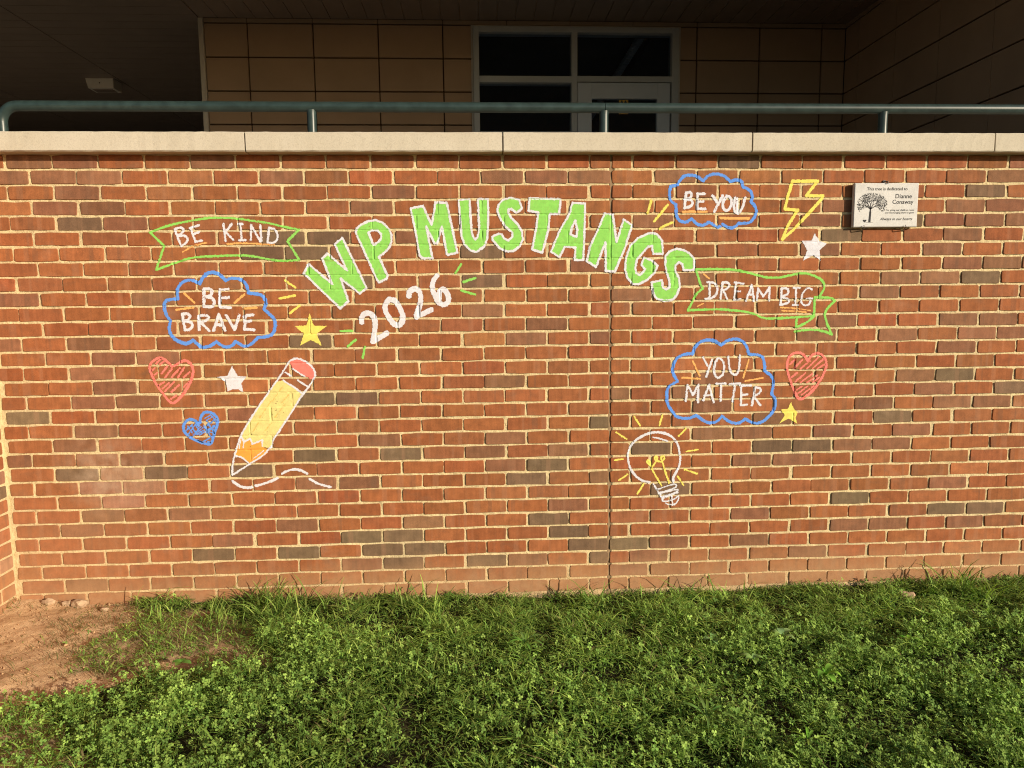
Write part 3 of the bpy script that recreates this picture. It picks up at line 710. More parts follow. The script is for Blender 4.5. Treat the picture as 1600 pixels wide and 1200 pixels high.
# --- hearts
def heart(label, fr, loop, hatch, w1, w2, col, at):
    t = drawing('painted_heart', label, 'heart drawing', at, 'painted hearts')
    skin('heart_outline', PT[col], lines(fr, [loop], w1, 2), t, L1, 0.75, 0.03)
    skin('hatching', PT[col], lines(fr, hatch, w2*1.15, 0), t, L1, 0.85, 0.07)
heart('coral red hatched heart at the right, beside the cloud reading YOU MATTER', J, [(1290,262),(1260,205),(1200,185),(1140,215),(1115,280),(1125,370),(1155,450),(1190,540),(1225,590),(1290,545),(1350,490),(1410,400),(1450,310),(1440,240),(1395,195),(1340,200),(1305,235),(1290,262)],
  [[(1140,290),(1190,245)], [(1180,320),(1245,250)], [(1230,325),(1310,260)], [(1285,325),(1380,230)], [(1330,325),(1420,245)], [(1370,325),(1430,290)], [(1150,400),(1200,360)], [(1185,435),(1270,360)], [(1230,440),(1330,365)], [(1285,440),(1370,380)], [(1330,440),(1385,400)], [(1200,500),(1240,475)], [(1210,530),(1290,470)], [(1235,545),(1340,470)]], 22, 13, 'red', (1260, 585))
heart('coral red hatched heart at the left, beside the white star', K, [(415,232),(375,190),(330,145),(275,130),(200,170),(165,220),(185,310),(230,410),(300,510),(370,600),(425,645),(490,590),(560,510),(620,400),(655,300),(640,220),(590,170),(540,165),(490,190),(440,225)],
  [[(290,150),(240,195)], [(325,175),(280,210)], [(225,250),(195,275)], [(250,300),(215,330)], [(360,230),(300,310)], [(410,260),(340,350)], [(500,250),(410,350)], [(550,245),(480,350)], [(610,290),(545,350)], [(330,400),(265,440)], [(380,410),(310,475)], [(440,400),(335,505)], [(500,430),(410,510)], [(600,400),(545,455)], [(460,550),(400,590)]], 28, 16, 'red', (268, 597))
heart('small blue cross hatched heart, left of the pencil', K, [(725,850),(735,770),(780,730),(840,735),(900,770),(925,830),(900,920),(870,1010),(850,1090),(770,1080),(660,1040),(570,980),(535,900),(560,840),(610,810),(670,820),(710,880)],
  [[(590,890),(640,960)], [(630,880),(680,970)], [(670,870),(740,960)], [(600,970),(680,860)], [(650,980),(740,890)], [(690,980),(770,930)], [(780,800),(840,765)], [(800,820),(870,780)], [(820,930),(880,880)], [(830,950),(870,960)], [(700,1040),(760,1070)], [(760,1060),(830,1020)], [(810,1060),(840,1070)], [(860,780),(880,810)], [(810,860),(870,930)], [(770,905),(905,805)], [(790,965),(895,880)], [(800,825),(885,965)], [(765,880),(845,1005)], [(640,1005),(765,895)], [(575,935),(640,870)], [(720,985),(860,900)], [(840,760),(905,850)]], 30, 11, 'blue', (313, 669))

# --- stars
def star(label, fr, pts, col, at):
    p = to_wall(fr, pts); t = drawing('painted_star', label, 'star drawing', at, 'painted stars')
    skin('star_fill', PT[col], [('fill', p, [])], t, L1, 0.92, 0.0)
star('solid white star at the left, between the coral heart and the pencil', K, [(1078,220),(1140,335),(1235,340),(1180,415),(1200,510),(1140,480),(1085,480),(1030,505),(1010,400),(915,345),(1025,335)], 'white', (362, 592))
star('solid white star at the right, under the lightning bolt', Ll, [(585,755),(640,850),(735,885),(640,970),(660,1100),(570,1030),(440,1095),(490,970),(425,850),(545,850)], 'white', (1272, 384))
star('solid yellow star below the first green letter, right of the cloud reading BE BRAVE', Q, [(335,160),(360,235),(442,238),(380,285),(412,360),(342,325),(275,360),(300,285),(240,238),(315,235)], 'yellow', (485, 516))
star('small solid yellow star at the right, under the coral heart', J, [(1150,605),(1180,665),(1205,690),(1190,730),(1200,785),(1130,740),(1055,780),(1100,710),(1065,665),(1125,660)], 'yellow', (1233, 645))
# --- bolt
t = drawing('lightning_bolt', 'yellow outlined lightning bolt left of the stone plaque', 'bolt drawing', (1253, 328))
skin('bolt_outline', PT['yellow'], lines(Ll, [[(305,105),(620,105)], [(620,105),(480,285)], [(480,285),(690,288)], [(680,310),(560,450),(430,590),(310,720),(180,830)], [(180,830),(240,670),(370,465)], [(370,465),(205,455)], [(205,455),(240,330),(305,105)]], 38, 1), t, L1, 0.85, 0.02)
# --- pencil
t = drawing('painted_pencil', 'big slanting yellow pencil with pink eraser and orange sharpened end', 'pencil drawing', (425, 650))
body = to_wall(Mz, [(500,290),(570,275),(740,395),(620,590),(490,770),(475,840),(440,865),(390,855),(390,795),(305,835),(285,780),(235,805),(205,765),(270,640),(380,470),(465,350)])
bo = skin('pencil_body', PT['pale'], [('fill', body, [])], t, L1, 0.93, 0.05)
skin('streak', PT['streak'], lines(Mz, [[(570,320),(480,460)], [(620,400),(560,470)], [(470,450),(370,600)], [(590,480),(500,600)], [(360,640),(310,720)], [(470,650),(400,730)]], 6, 0), bo, L2, 0.4, 0.15)
skin('sharpened_wood', PT['wood'], [('fill', to_wall(Mz, [(205,770),(235,810),(285,785),(305,835),(390,800),(390,855),(445,875),(435,910),(330,980),(280,1000),(215,945),(155,930),(180,840)]), [])], t, L1, 0.95, 0.04)
skin('eraser', PT['red'], [('fill', to_wall(Mz, [(630,110),(690,85),(760,110),(820,160),(850,210),(830,270),(740,225),(650,165)]), [])], t, L1, 0.9, 0.0)
skin('pencil_outline', PT['white'], lines(Mz, [[(630,105),(545,240),(470,345),(380,470),(270,640),(200,760),(160,890),(130,1000),(130,1100)], [(130,1100),(270,1010),(400,930),(450,870)], [(850,235),(820,300),(740,400),(640,560),(530,730),(485,790),(475,850),(450,870)],
  [(630,105),(680,80),(740,95),(800,130),(850,190),(850,235)], [(660,175),(700,205),(760,240)], [(590,205),(640,235)], [(700,275),(785,330)], [(575,278),(660,330),(740,390)], [(205,765),(235,810)], [(235,810),(285,780)], [(285,780),(305,830)], [(305,830),(390,795)], [(390,795),(390,850)], [(155,935),(210,945),(265,990),(280,1010)]], 15, 1)
  + lines(Mz, [[(310,960),(400,890)], [(325,975),(435,900)], [(200,800),(190,870)], [(230,810),(225,860)]], 8, 0), t, L2, 0.85, 0.03)
t = drawing('wavy_line', 'white wavy line drawn under the tip of the pencil', 'line drawing', (440, 750))
skin('stroke', PT['white'], lines(O, [[(120,1060),(170,1100),(230,1112),(268,1105)], [(298,1095),(380,1075),(470,1035)], [(505,1000),(560,970),(630,965),(700,1000)], [(720,1040),(780,1080),(885,1105)]], 19, 2), t, L1, 0.5, 0.03)
# --- bulb
t = drawing('painted_light_bulb', 'white outlined light bulb with yellow filament and ray dashes, below the right hand clouds', 'light bulb drawing', (1025, 725))
skin('bulb_outline', PT['white'], lines(Nn, [[(690,845),(690,780),(740,710),(770,620),(770,520),(740,390),(670,310),(560,265),(440,265),(320,310),(220,380),(165,470),(155,570),(175,670),(230,760),(310,830),(410,852)]], 28, 2)
  + lines(Nn, [[(455,325),(540,340),(620,370)], [(455,870),(500,940)]], 16), t, L1, 0.7, 0.03)
skin('bulb_base', PT['white'], lines(Nn, [[(500,935),(690,870),(730,880),(720,915),(520,980),(500,935)], [(520,985),(740,930),(745,960),(600,1010),(540,1030),(540,990)], [(560,1040),(650,1005),(745,970)], [(560,1045),(570,1080),(680,1060),(750,1010)], [(600,1095),(640,1115),(720,1110),(755,1030)], [(670,990),(680,1120)]], 17), t, L1, 0.8, 0.04)
skin('filament', PT['yellow'], lines(Nn, [[(550,890),(440,700),(430,660)], [(425,655),(380,620),(385,590),(415,600),(425,655)], [(450,660),(490,600)], [(490,600),(465,570),(490,540),(505,570),(490,600)], [(490,600),(545,610)], [(560,605),(540,560),(575,540),(590,570),(560,605)], [(560,610),(600,740),(640,860)]], 22), t, L1, 0.9, 0.02)
for s in [[(230,80),(300,185)], [(560,65),(525,185)], [(20,265),(140,345)], [(835,225),(755,310)], [(5,590),(95,580)], [(845,490),(980,470)], [(155,760),(55,825)], [(820,700),(965,750)], [(740,780),(810,885)], [(340,875),(270,985)]]:
    skin('ray', PT['yellow'], lines(Nn, [s], 21, 0), t, L1, 0.7, 0.04)

# ------------------------------------------------------------------ stone plaque
YP = -0.030                                    # face of the plaque
c0, c1 = atY(1336, 286, YP), atY(1432.5, 354.5, YP)
PX0, PX1, PZ0, PZ1 = float(c0[0]), float(c1[0]), float(c1[2]), float(c0[2])
pl = empty('stone_plaque', ((PX0+PX1)/2, 0, PZ0), label='small pale stone plaque with a printed tree and dedication, hooked on the wall', cat='plaque')
slab = MB().box(PX0, PX1, YP, -0.010, PZ0, PZ1, 0.003).build('slab', PLAQ, pl)
PW, PH = PX1-PX0, PZ1-PZ0
def pq(x, y):                                   # position on the plaque from the close-up
    return PX0 + (x-192)/(1372-192)*PW, PZ1 - (y-192)/(1032-192)*PH
def text_part(name, body, cx, cy, width, shear=0.0, heavy=0.0):
    cu = bpy.data.curves.new(name, 'FONT'); cu.body = body; cu.align_x = 'CENTER'; cu.align_y = 'CENTER'; cu.shear = shear; cu.offset = heavy; cu.resolution_u = 3
    ob = bpy.data.objects.new(name, cu); COL.objects.link(ob)
    me = bpy.data.meshes.new_from_object(ob.evaluated_get(bpy.context.evaluated_depsgraph_get()))
    COL.objects.unlink(ob); bpy.data.objects.remove(ob); bpy.data.curves.remove(cu)
    n = len(me.vertices); co = np.empty(n*3, np.float32); me.vertices.foreach_get('co', co); co = co.reshape(-1, 3)
    s = (width/1180*PW)/max(1e-6, np.ptp(co[:, 0])); mid = (co.max(0)+co.min(0))/2
    X0, Z0 = pq(cx, cy)
    V = np.stack([X0+(co[:, 0]-mid[0])*s, np.full(n, YP-0.0006), Z0+(co[:, 1]-mid[1])*s], 1)
    me.vertices.foreach_set('co', V.astype(np.float32).ravel()); me.name = name; me.materials.clear(); me.update()
    return link(name, me, INK, pl)
text_part('text_line', 'This tree is dedicated to', 790, 303, 745, 0, 0.008)
text_part('text_line', 'Dianne', 1098, 442, 300, 0, 0.007)
text_part('text_line', 'Conaway', 1090, 562, 385, 0, 0.007)
text_part('text_line', 'For giving our children roots', 1045, 712, 520)
text_part('text_line', 'and encouraging them to grow', 1040, 762, 535)
text_part('text_line', 'Always in our hearts', 980, 885, 600, 0.35, 0.006)
tr = MB(); rr = random.Random(5)
def ribbon(p, q, w0, w1):
    d = (Vector(q)-Vector(p)); n = Vector((-d.y, d.x)).normalized()
    tr.poly([(x, YP-0.0007, z) for x, z in (pq(*(Vector(p)-n*w0/2)), pq(*(Vector(q)-n*w1/2)), pq(*(Vector(q)+n*w1/2)), pq(*(Vector(p)+n*w0/2)))])
def leaf(p, s):
    a = rr.uniform(0, 6.28)
    tr.poly([(x, YP-0.0008, z) for x, z in [pq(p[0]+math.cos(a+i*1.57)*s*(1 if i % 2 else 0.55), p[1]+math.sin(a+i*1.57)*s*(1 if i % 2 else 0.55)) for i in range(4)]])
def grow(p, ang, ln, w, lv):
    q = (p[0]+math.cos(ang)*ln, p[1]-math.sin(ang)*ln); ribbon(p, q, w, w*0.66)
    if lv >= 5: return
    for k in range(2 if lv else 5):
        a2 = ang+((-0.95, -0.45, 0.02, 0.5, 0.95)[k] if lv == 0 else (-1, 1)[k]*rr.uniform(0.25, 0.62))
        l2 = ln*(1.75 if lv == 0 else 0.74)*rr.uniform(0.8, 1.15)
        e = (q[0]+math.cos(a2)*l2, q[1]-math.sin(a2)*l2)
        if ((e[0]-522)/275)**2+((e[1]-590)/215)**2 < 1: grow(q, a2, l2, w*0.55, lv+1)
ribbon((488, 938), (497, 745), 40, 34)
grow((497, 750), 1.55, 62, 32, 0)
for i in range(760):
    a, r_ = rr.uniform(-0.75, 3.9), math.sqrt(rr.uniform(0.06, 1))
    if abs(a-4.71) < 0.9: continue
    leaf((522+278*r_*math.cos(a), 595-218*r_*math.sin(a)), rr.uniform(5, 11))
ribbon((420, 945), (555, 945), 5, 3)
tr.build('tree_print', INK, pl)
hp = MB()
pts = []
for i in range(28):
    q = 2*math.pi*i/28; hx_, hy_ = 16*math.sin(q)**3, 13*math.cos(q)-5*math.cos(2*q)-2*math.cos(3*q)-math.cos(4*q)
    x, z = pq(400+hx_*2.1, 912-hy_*2.0); pts.append((x, YP-0.0007, z))
hp.poly(pts[::-1]).build('heart_print', INK, pl)
for x in (382, 1152):
    X0, Z0 = pq(x, 1032); h = MB()
    h.tube([(X0+0.012, 0.004, Z0-0.016), (X0+0.006, -0.010, Z0-0.012), (X0, -0.026, Z0-0.008), (X0, -0.036, Z0-0.005), (X0, -0.039, Z0+0.003), (X0-0.001, -0.036, Z0+0.008)], 0.0024, 8)
    h.build('hook', HOOKM, pl, True)
X0, Z0 = pq(785, 190); h = MB()
h.tube([(X0, 0.004, Z0+0.010), (X0, -0.018, Z0+0.008), (X0, -0.034, Z0+0.005), (X0, -0.035, Z0-0.004)], 0.0030, 8)
h.box(X0-0.006, X0+0.006, -0.006, 0.002, Z0+0.002, Z0+0.016); h.build('hook', HOOKD, pl)

# ------------------------------------------------------------------ pipe railing on the coping
YR, ZR = 0.12, ZS+0.3075
rail = empty('pipe_railing', (0, YR, CZ1), label='dark green painted pipe railing running along the top of the wall', cat='railing')
xl = float(atY(3, 190, YR)[0]); R = 0.075
pts = [(3.9, YR, ZR), (2.5, YR, ZR), (0.5, YR, ZR), (0.012, YR, ZR)]
b = MB(); b.tube([(3.9, YR, ZR), (2.0, YR, ZR), (1.0, YR, ZR), (-0.010, YR, ZR)], 0.0236, 28); b.build('top_rail', RAILM, rail, True)
b = MB(); p = [(-0.0125, YR, ZR), (-0.8, YR, ZR), (-1.6, YR, ZR), (xl+R+0.02, YR, ZR)]
p += [(xl+R-R*math.sin(a), YR, ZR-R+R*math.cos(a)) for a in np.linspace(0.0, math.pi/2, 10)] + [(xl, YR, CZ1-0.01)]
b.tube(p, 0.0236, 28); b.build('top_rail', RAILM, rail, True)
for px in (487.5, 943.5, 1379):
    X0 = float(atY(px, 195, YR)[0]); b = MB()
    b.tube([(X0, YR, CZ1-0.01), (X0, YR, ZR-0.034), (X0, YR, ZR-0.016)], [0.0215, 0.0215, 0.0235], 24); b.build('post', RAILM, rail, True)
b = MB(); b.tube([(2.74, YR, CZ1-0.01), (2.74, YR, ZR-0.016)], 0.0215, 20); b.build('post', RAILM, rail, True)

# ------------------------------------------------------------------ porch and school building
DY, SZ, XR, XL = 3.4, ZS+1.925, 2.849, -3.035
FZ = ZS-0.86                                  # porch floor
tag(MB().box(-9, 6.5, 0.30, 12, FZ-0.2, FZ).build('porch_floor', CONC), kind='structure')
bd = empty('school_building', (0, DY, FZ), label='shaded school entrance behind the wall, tan panels under a brown soffit', cat='building')
# backing walls round the glazed opening
WX0, WX1 = -0.629, 1.267
k = MB(); k.box(XL, WX0, DY+0.02, DY+0.25, FZ, SZ+0.05); k.box(WX1, XR+0.3, DY+0.02, DY+0.25, FZ, SZ+0.05); k.box(WX0, WX1, DY+0.02, DY+0.25, ZS+1.868, SZ+0.05)
k.box(XR+0.02, XR+0.3, 0.36, DY+0.02, FZ, SZ+0.05)
k.box(XL, XL+0.2, DY+0.25, 9.0, FZ, SZ+0.05)
k.box(-9, XL, 11.5, 11.8, FZ, SZ+0.05); k.box(-9.2, -9.0, 0.3, 11.8, FZ, SZ+0.05)  # unseen left passage; its end wall is added to keep light out
k.build('wall', BACK, bd)
MB().box(XR+0.305, 9.5, 0.36, 12, FZ, SZ+0.25).build('end_wall', PANEL, bd)
MB().box(XR+0.022, XR+0.304, 0.34, 0.358, FZ, SZ+0.05).build('end_panel', PANEL, bd)
rows = [ZS+q for q in (1.883, 1.591, 1.299, 1.007, 0.715, 0.423, 0.131, -0.161)]
g = 0.006
def panel(x0, x1, z0, z1, side=False):
    b = MB()
    if not side: b.box(x0+g, x1-g, DY, DY+0.02, z0+g, z1-g, 0.002)
    else:                                     # on the right hand wall: x0,x1 are depths
        b.box(XR, XR+0.02, x0+g*0.5, x1-g*0.5, z0+g, z1-g)
    b.build('wall_panel', PANEL, bd)
cl = [XL+0.008, -2.646, -2.065, -1.484, -0.902, WX0]; cr = [WX1, 1.441, 2.032, 2.622, XR]
for cols in (cl, cr):
    for i in range(len(cols)-1):
        for r in range(4): panel(cols[i], cols[i+1], rows[r+1], rows[r])
cs = [DY-0.002, 3.160, 2.584, 2.008, 1.432, 0.856, 0.37]
for i in range(len(cs)-1):
    for r in range(7): panel(cs[i+1], cs[i], rows[r+1], rows[r], True)
tx = [XL+0.008, -2.646, -2.065, -1.484, -0.902, -0.32, 0.262, 0.842, 1.441, 2.032, 2.622, XR]
for i in range(len(tx)-1):
    MB().box(tx[i]+0.003, tx[i+1]-0.003, DY-0.004, DY+0.02, rows[0]+0.004, SZ-0.003).build('trim_strip', TRIM, bd)
MB().box(XR-0.004, XR+0.02, 0.37, DY-0.006, rows[0]+0.004, SZ-0.003).build('trim_strip', TRIM, bd)
MB().box(XL-0.035, XL+0.007, DY-0.012, DY+0.26, FZ, SZ-0.003).build('corner_trim', CTRIM, bd)
# soffit boards
ZB = SZ
YF = -0.85                                     # front of the canopy
xx = -3.06; i = 0
bw = 0.1655
while xx < XR+0.05:
    b = MB(); x1 = min(xx+bw, XR+0.1)
    b.box(xx+0.003, x1-0.003, YF, DY-0.006, ZB, ZB+0.012); b.build('soffit_board', SOFF, bd); xx += bw
yy = YF+0.05
segs = [(-4.63, -3.068), (-6.20, -4.634), (-8.9, -6.204)]
while yy < 7.75:
    for s0, s1 in segs:
        MB().box(s0+0.003, s1-0.003, yy+0.003, yy+bw-0.003, ZB, ZB+0.012).build('soffit_board', SOFF, bd)
    yy += bw
b = MB(); b.box(-9.2, -3.0, YF, 12, ZB+0.013, ZB+0.25); b.box(-3.0, XR+0.3, YF, DY+0.24, ZB+0.0135, ZB+0.25); b.box(-8.9, -3.07, yy, 12, ZB, ZB+0.02); b.build('canopy_deck', DECK, bd)
MB().box(-9.2, XR+0.3, YF-0.03, YF-0.002, ZB-0.06, ZB+0.30).build('fascia', TRIM, bd)
# glazed frame
def z_at(y, x=1000): return float(atY(x, y, DY)[2])
def x_at(x, y=100): return float(atY(x, y, DY)[0])
FR0 = DY-0.03
zt = ZS+1.868; za, zb, zc_ = z_at(53), z_at(121), z_at(131)
xm0, xm1 = x_at(892.5), x_at(901.5)
x_l, x_r = x_at(748.5, 90), x_at(1049, 90)
wf = empty('window_frame', ((WX0+WX1)/2, DY, FZ)); wf.parent = bd; wf.location = Vector(((WX0+WX1)/2, DY, FZ))-Vector(bd.location)
bpy.data.objects.remove(wf)
fr = MB()
fr.box(WX0, x_l, FR0, DY+0.10, FZ, zt, 0.003); fr.box(x_r, WX1, FR0, DY+0.10, FZ, zt, 0.003); fr.box(x_l, x_r, FR0+0.002, DY+0.10, za, zt, 0.003)
fr.box(xm0, xm1, FR0+0.001, DY+0.10, FZ, za, 0.002); fr.box(x_l, xm0, FR0+0.003, DY+0.09, zc_, zb, 0.002); fr.box(xm1, x_r, FR0+0.003, DY+0.09, z_at(129.5), z_at(120.5), 0.002)
fr.box(x_l, xm0, FR0+0.003, DY+0.09, FZ, z_at(206.5), 0.002)
wfo = fr.build('window_frame', FRAME, bd)
fl = MB(); fl.box(WX0-0.018, WX0-0.001, DY-0.010, DY+0.02, FZ, zt+0.012); fl.box(WX1+0.001, WX1+0.018, DY-0.010, DY+0.02, FZ, zt+0.012); fl.box(WX0-0.018, WX1+0.018, DY-0.009, DY+0.02, zt+0.001, zt+0.013)
fl.build('frame_flashing', CTRIM, bd)
YG = DY+0.035
def pane(x0, x1, z0, z1, parent=bd, nm='window_pane', y=YG): return MB().box(x0, x1, y, y+0.006, z0, z1).build(nm, GLASS, parent)
pane(x_l, xm0, zb, za); pane(x_l, xm0, z_at(206.5), zc_); pane(xm1, x_r, z_at(120.5), za)
dr = MB(); zd = z_at(130.5); xg0, xg1, zg = x_at(924, 190), x_at(1025.5, 190), z_at(155.5)
d0, d1 = xm1+0.004, x_r-0.012
dr.box(d0, xg0, FR0+0.008, DY+0.03, FZ, zd, 0.003); dr.box(xg1, d1, FR0+0.008, DY+0.03, FZ, zd, 0.003); dr.box(xg0, xg1, FR0+0.009, DY+0.03, zg, zd, 0.002); dr.box(xg0, xg1, FR0+0.009, DY+0.03, FZ, z_at(207.2), 0.002)
door = dr.build('door', DOORM, bd)
def dpart(o): return o
pane(xg0, xg1, z_at(207.2), zg, door, 'door_pane', DY+0.0)
s0, s1 = x_at(967, 168), x_at(981.5, 168); sz0, sz1 = z_at(178.5), z_at(156.5)
MB().box(s0, s1, DY-0.0035, DY-0.0015, sz0, sz1).build('sticker', STICK, door)
ic = MB()
for cx_, cy_, r_ in ((0.3, 0.80, 0.10), (0.7, 0.80, 0.10), (0.5, 0.60, 0.10)):
    X0, Z0 = s0+(s1-s0)*cx_, sz0+(sz1-sz0)*cy_
    ic.box(X0-0.012, X0+0.012, DY-0.0045, DY-0.0036, Z0-0.015, Z0+0.010); ic.box(X0-0.006, X0+0.006, DY-0.0045, DY-0.0036, Z0+0.0102, Z0+0.021)
for q in (0.12, 0.20, 0.28): ic.box(s0+0.012, s1-0.012, DY-0.0045, DY-0.0036, sz0+(sz1-sz0)*q, sz0+(sz1-sz0)*(q+0.03))
ic.build('sticker_print', BLACK, door)
# the dim room behind the glass
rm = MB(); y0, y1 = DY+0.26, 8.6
rm.box(-2.6, -2.5, y0, y1, FZ, ZS+2.3); rm.box(2.9, 3.0, y0, y1, FZ, ZS+2.3); rm.box(-2.6, 3.0, y1, y1+0.1, FZ, FZ+0.5); rm.box(-2.6, 3.0, y1, y1+0.1, FZ+2.5, ZS+2.3); rm.box(-2.6, -1.9, y1, y1+0.1, FZ+0.5, FZ+2.5); rm.box(2.4, 3.0, y1, y1+0.1, FZ+0.5, FZ+2.5)  # unseen opening in the far wall, added to let light reach the ceiling
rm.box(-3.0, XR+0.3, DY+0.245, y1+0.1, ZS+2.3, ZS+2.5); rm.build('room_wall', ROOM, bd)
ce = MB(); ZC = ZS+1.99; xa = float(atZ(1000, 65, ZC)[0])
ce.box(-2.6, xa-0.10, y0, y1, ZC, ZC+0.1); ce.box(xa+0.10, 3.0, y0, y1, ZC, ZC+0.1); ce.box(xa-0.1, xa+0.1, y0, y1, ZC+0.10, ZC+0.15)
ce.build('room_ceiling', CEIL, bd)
lv = MB(); y = y0+0.05
while y < y1-0.2: lv.box(xa-0.035, xa+0.035, y, y+0.02, ZC+0.005, ZC+0.06); y += 0.055
lv.build('louvre_light', LOUV, bd)
# soffit lamp on the left
q0, q1 = atZ(133, 122, SZ), atZ(176, 122, SZ)
X0, X1, Y0 = float(q0[0]), float(q1[0]), float(q0[1]); hL = 0.105
lp = empty('ceiling_light', ((X0+X1)/2, Y0+0.15, SZ-0.001), label='pale box shaped light fixture on the dark soffit at the upper left', cat='light fixture')
V = [(X0, Y0, SZ-0.001), (X1, Y0, SZ-0.001), (X1, Y0+0.20, SZ-0.001), (X0, Y0+0.20, SZ-0.001), (X0+0.02, Y0+0.01, SZ-hL), (X1-0.005, Y0+0.01, SZ-hL), (X1-0.005, Y0+0.19, SZ-hL), (X0+0.02, Y0+0.19, SZ-hL)]
link('housing', mesh('housing', V, [(0, 1, 2, 3), (0, 4, 5, 1), (1, 5, 6, 2), (2, 6, 7, 3), (3, 7, 4, 0), (4, 7, 6, 5)]), LAMP, lp)
MB().box(X0+0.05, X1-0.035, Y0+0.045, Y0+0.16, SZ-hL-0.006, SZ-hL-0.001).build('lens', SOFF, lp)
MB().box((X0+X1)/2-0.006, (X0+X1)/2+0.006, Y0+0.001, Y0+0.004, SZ-0.055, SZ-0.043).build('screw', HOOKD, lp)

# ------------------------------------------------------------------ turf
def clump(x, y):                                # tussocks and hollows of the turf
    c = 0.55*vnoise(x*8, y*9, 201)+0.30*vnoise(x*19, y*21, 202)+0.15*vnoise(x*41, y*43, 203)
    c = np.clip((c-0.28)/0.44, 0, 1); return c*c*(3-2*c)
def blades(n, xr, yr, hmin, hmax, wmin, wmax, cols, dens, lean=(0.3, 1.1), bend=1.0, seed=1, weight=None, tip=0.15):
    r = np.random.default_rng(seed)
    x = r.uniform(*xr, n); y = r.uniform(*yr, n)
    pr = dens(x, y); k = r.uniform(0, 1, n) < pr; x, y = x[k], y[k]; n = len(x)
    z = ground_h(x, y)-0.004
    cl_ = clump(x, y); h = r.uniform(hmin, hmax, n)*(0.42+0.78*cl_)*np.where(is_thin(x, y) & (y < -0.10), 0.62, 1.0); z = z+0.018*cl_; wd = r.uniform(wmin, wmax, n)
    a = r.uniform(0, 2*np.pi, n); ln = r.uniform(*lean, n)
    dx, dy = np.cos(a), np.sin(a)
    yaw = a+np.pi/2+r.normal(0, 0.5, n); sx, sy = np.cos(yaw), np.sin(yaw)
    V = np.zeros((n, 9, 3), np.float32)
    ts = (0.0, 0.35, 0.68, 0.9, 1.0); ws = (0.75, 1.0, 0.8, 0.45, 0.0)
    P = []
    for t in ts:
        out = h*ln*(0.25*t+0.75*t*t*bend); up = h*(t-0.34*ln*t*t*t)
        P.append((x+dx*out, y+dy*out, z+up))
    for i in range(4):
        for s, q in ((-1, 0), (1, 1)):
            V[:, 2*i+q, 0] = P[i][0]+s*sx*wd*ws[i]/2; V[:, 2*i+q, 1] = P[i][1]+s*sy*wd*ws[i]/2; V[:, 2*i+q, 2] = P[i][2]
    V[:, 8] = np.stack(P[4], 1)
    V[:, :, 1] = np.minimum(V[:, :, 1], -0.008)
    base = np.arange(n)[:, None]*9
    qd = np.concatenate([base+np.array([[0, 1, 3, 2]]), base+np.array([[2, 3, 5, 4]]), base+np.array([[4, 5, 7, 6]])])
    tri = base+np.array([[6, 7, 8]])
    ci = r.integers(0, len(cols), n); C = np.array(cols)[ci]*np.exp(r.normal(0, 0.22, n))[:, None]
    pt = vnoise(x*2.3, y*2.3, 77)[:, None]; C = C*(0.75+0.5*pt)
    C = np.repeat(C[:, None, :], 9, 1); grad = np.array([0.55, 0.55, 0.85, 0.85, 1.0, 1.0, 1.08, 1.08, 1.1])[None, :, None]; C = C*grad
    dead = r.uniform(0, 1, n) < 0.015; C[dead] = np.array((0.30, 0.25, 0.12))
    return V.reshape(-1, 3), qd, tri, C.reshape(-1, 3)
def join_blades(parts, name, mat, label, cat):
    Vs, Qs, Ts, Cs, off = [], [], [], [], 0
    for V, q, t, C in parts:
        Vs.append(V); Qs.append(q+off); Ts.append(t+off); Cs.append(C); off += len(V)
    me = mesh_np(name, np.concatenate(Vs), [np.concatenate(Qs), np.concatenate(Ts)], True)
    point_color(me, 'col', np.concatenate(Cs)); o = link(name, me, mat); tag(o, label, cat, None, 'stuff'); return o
G1 = [(0.225, 0.365, 0.070), (0.290, 0.420, 0.080), (0.155, 0.280, 0.055), (0.350, 0.450, 0.110)]
G2 = [(0.105, 0.215, 0.045), (0.135, 0.260, 0.050), (0.170, 0.300, 0.058)]
DRY = [(0.26, 0.22, 0.105), (0.20, 0.18, 0.085), (0.14, 0.17, 0.05)]
def d_all(x, y):
    d = np.where(is_bare(x, y), 0.006, np.where(is_thin(x, y), 0.42, np.where(is_sparse(x, y), 0.55, 1.0)))
    d = d*np.clip((y+3.2)/1.6, 0.15, 1)
    gap = vnoise(x*4.5+3, y*4.5, 55); return d*np.clip(0.35+1.3*gap, 0, 1)
def d_near(x, y): return d_all(x, y)*np.clip(0.22+0.9*(y+0.75)/0.5, 0.22, 1)
def d_front(x, y): return d_all(x, y)
def d_clover(x, y):
    m = np.clip(((-0.30-y)+0.55*(vnoise(x*1.7, y*1.7, 66)-0.5))/0.22, 0.10, 1)
    m = m*np.clip(1.15-0.9*np.clip((vnoise(x*1.1+9, y*1.4, 67)-0.58)/0.15, 0, 1), 0.15, 1)
    return m*np.where(is_bare(x, y), 0.004, np.where(is_thin(x, y), 0.05, np.where(is_sparse(x, y), 0.3, 1.0)))*np.clip((y+3.0)/1.4, 0.15, 1)
XRG, YRG = (-3.3, 3.4), (-2.6, -0.012)
tuftp = [P2G(*q) for q in ((420, 950), (380, 955), (455, 962), (345, 970), (245, 965), (930, 945), (1130, 935), (1500, 925), (640, 955))]
def d_tuft(x, y):
    d = np.zeros(x.shape)
    for i, (tx_, ty_) in enumerate(tuftp): d = np.maximum(d, ((1.0, 0.9, 1.0, 0.6, 0.3)[i] if i < 5 else 0.35)*np.exp(-(((x-tx_)/0.13)**2+((y-ty_)/0.09)**2)))
    return d
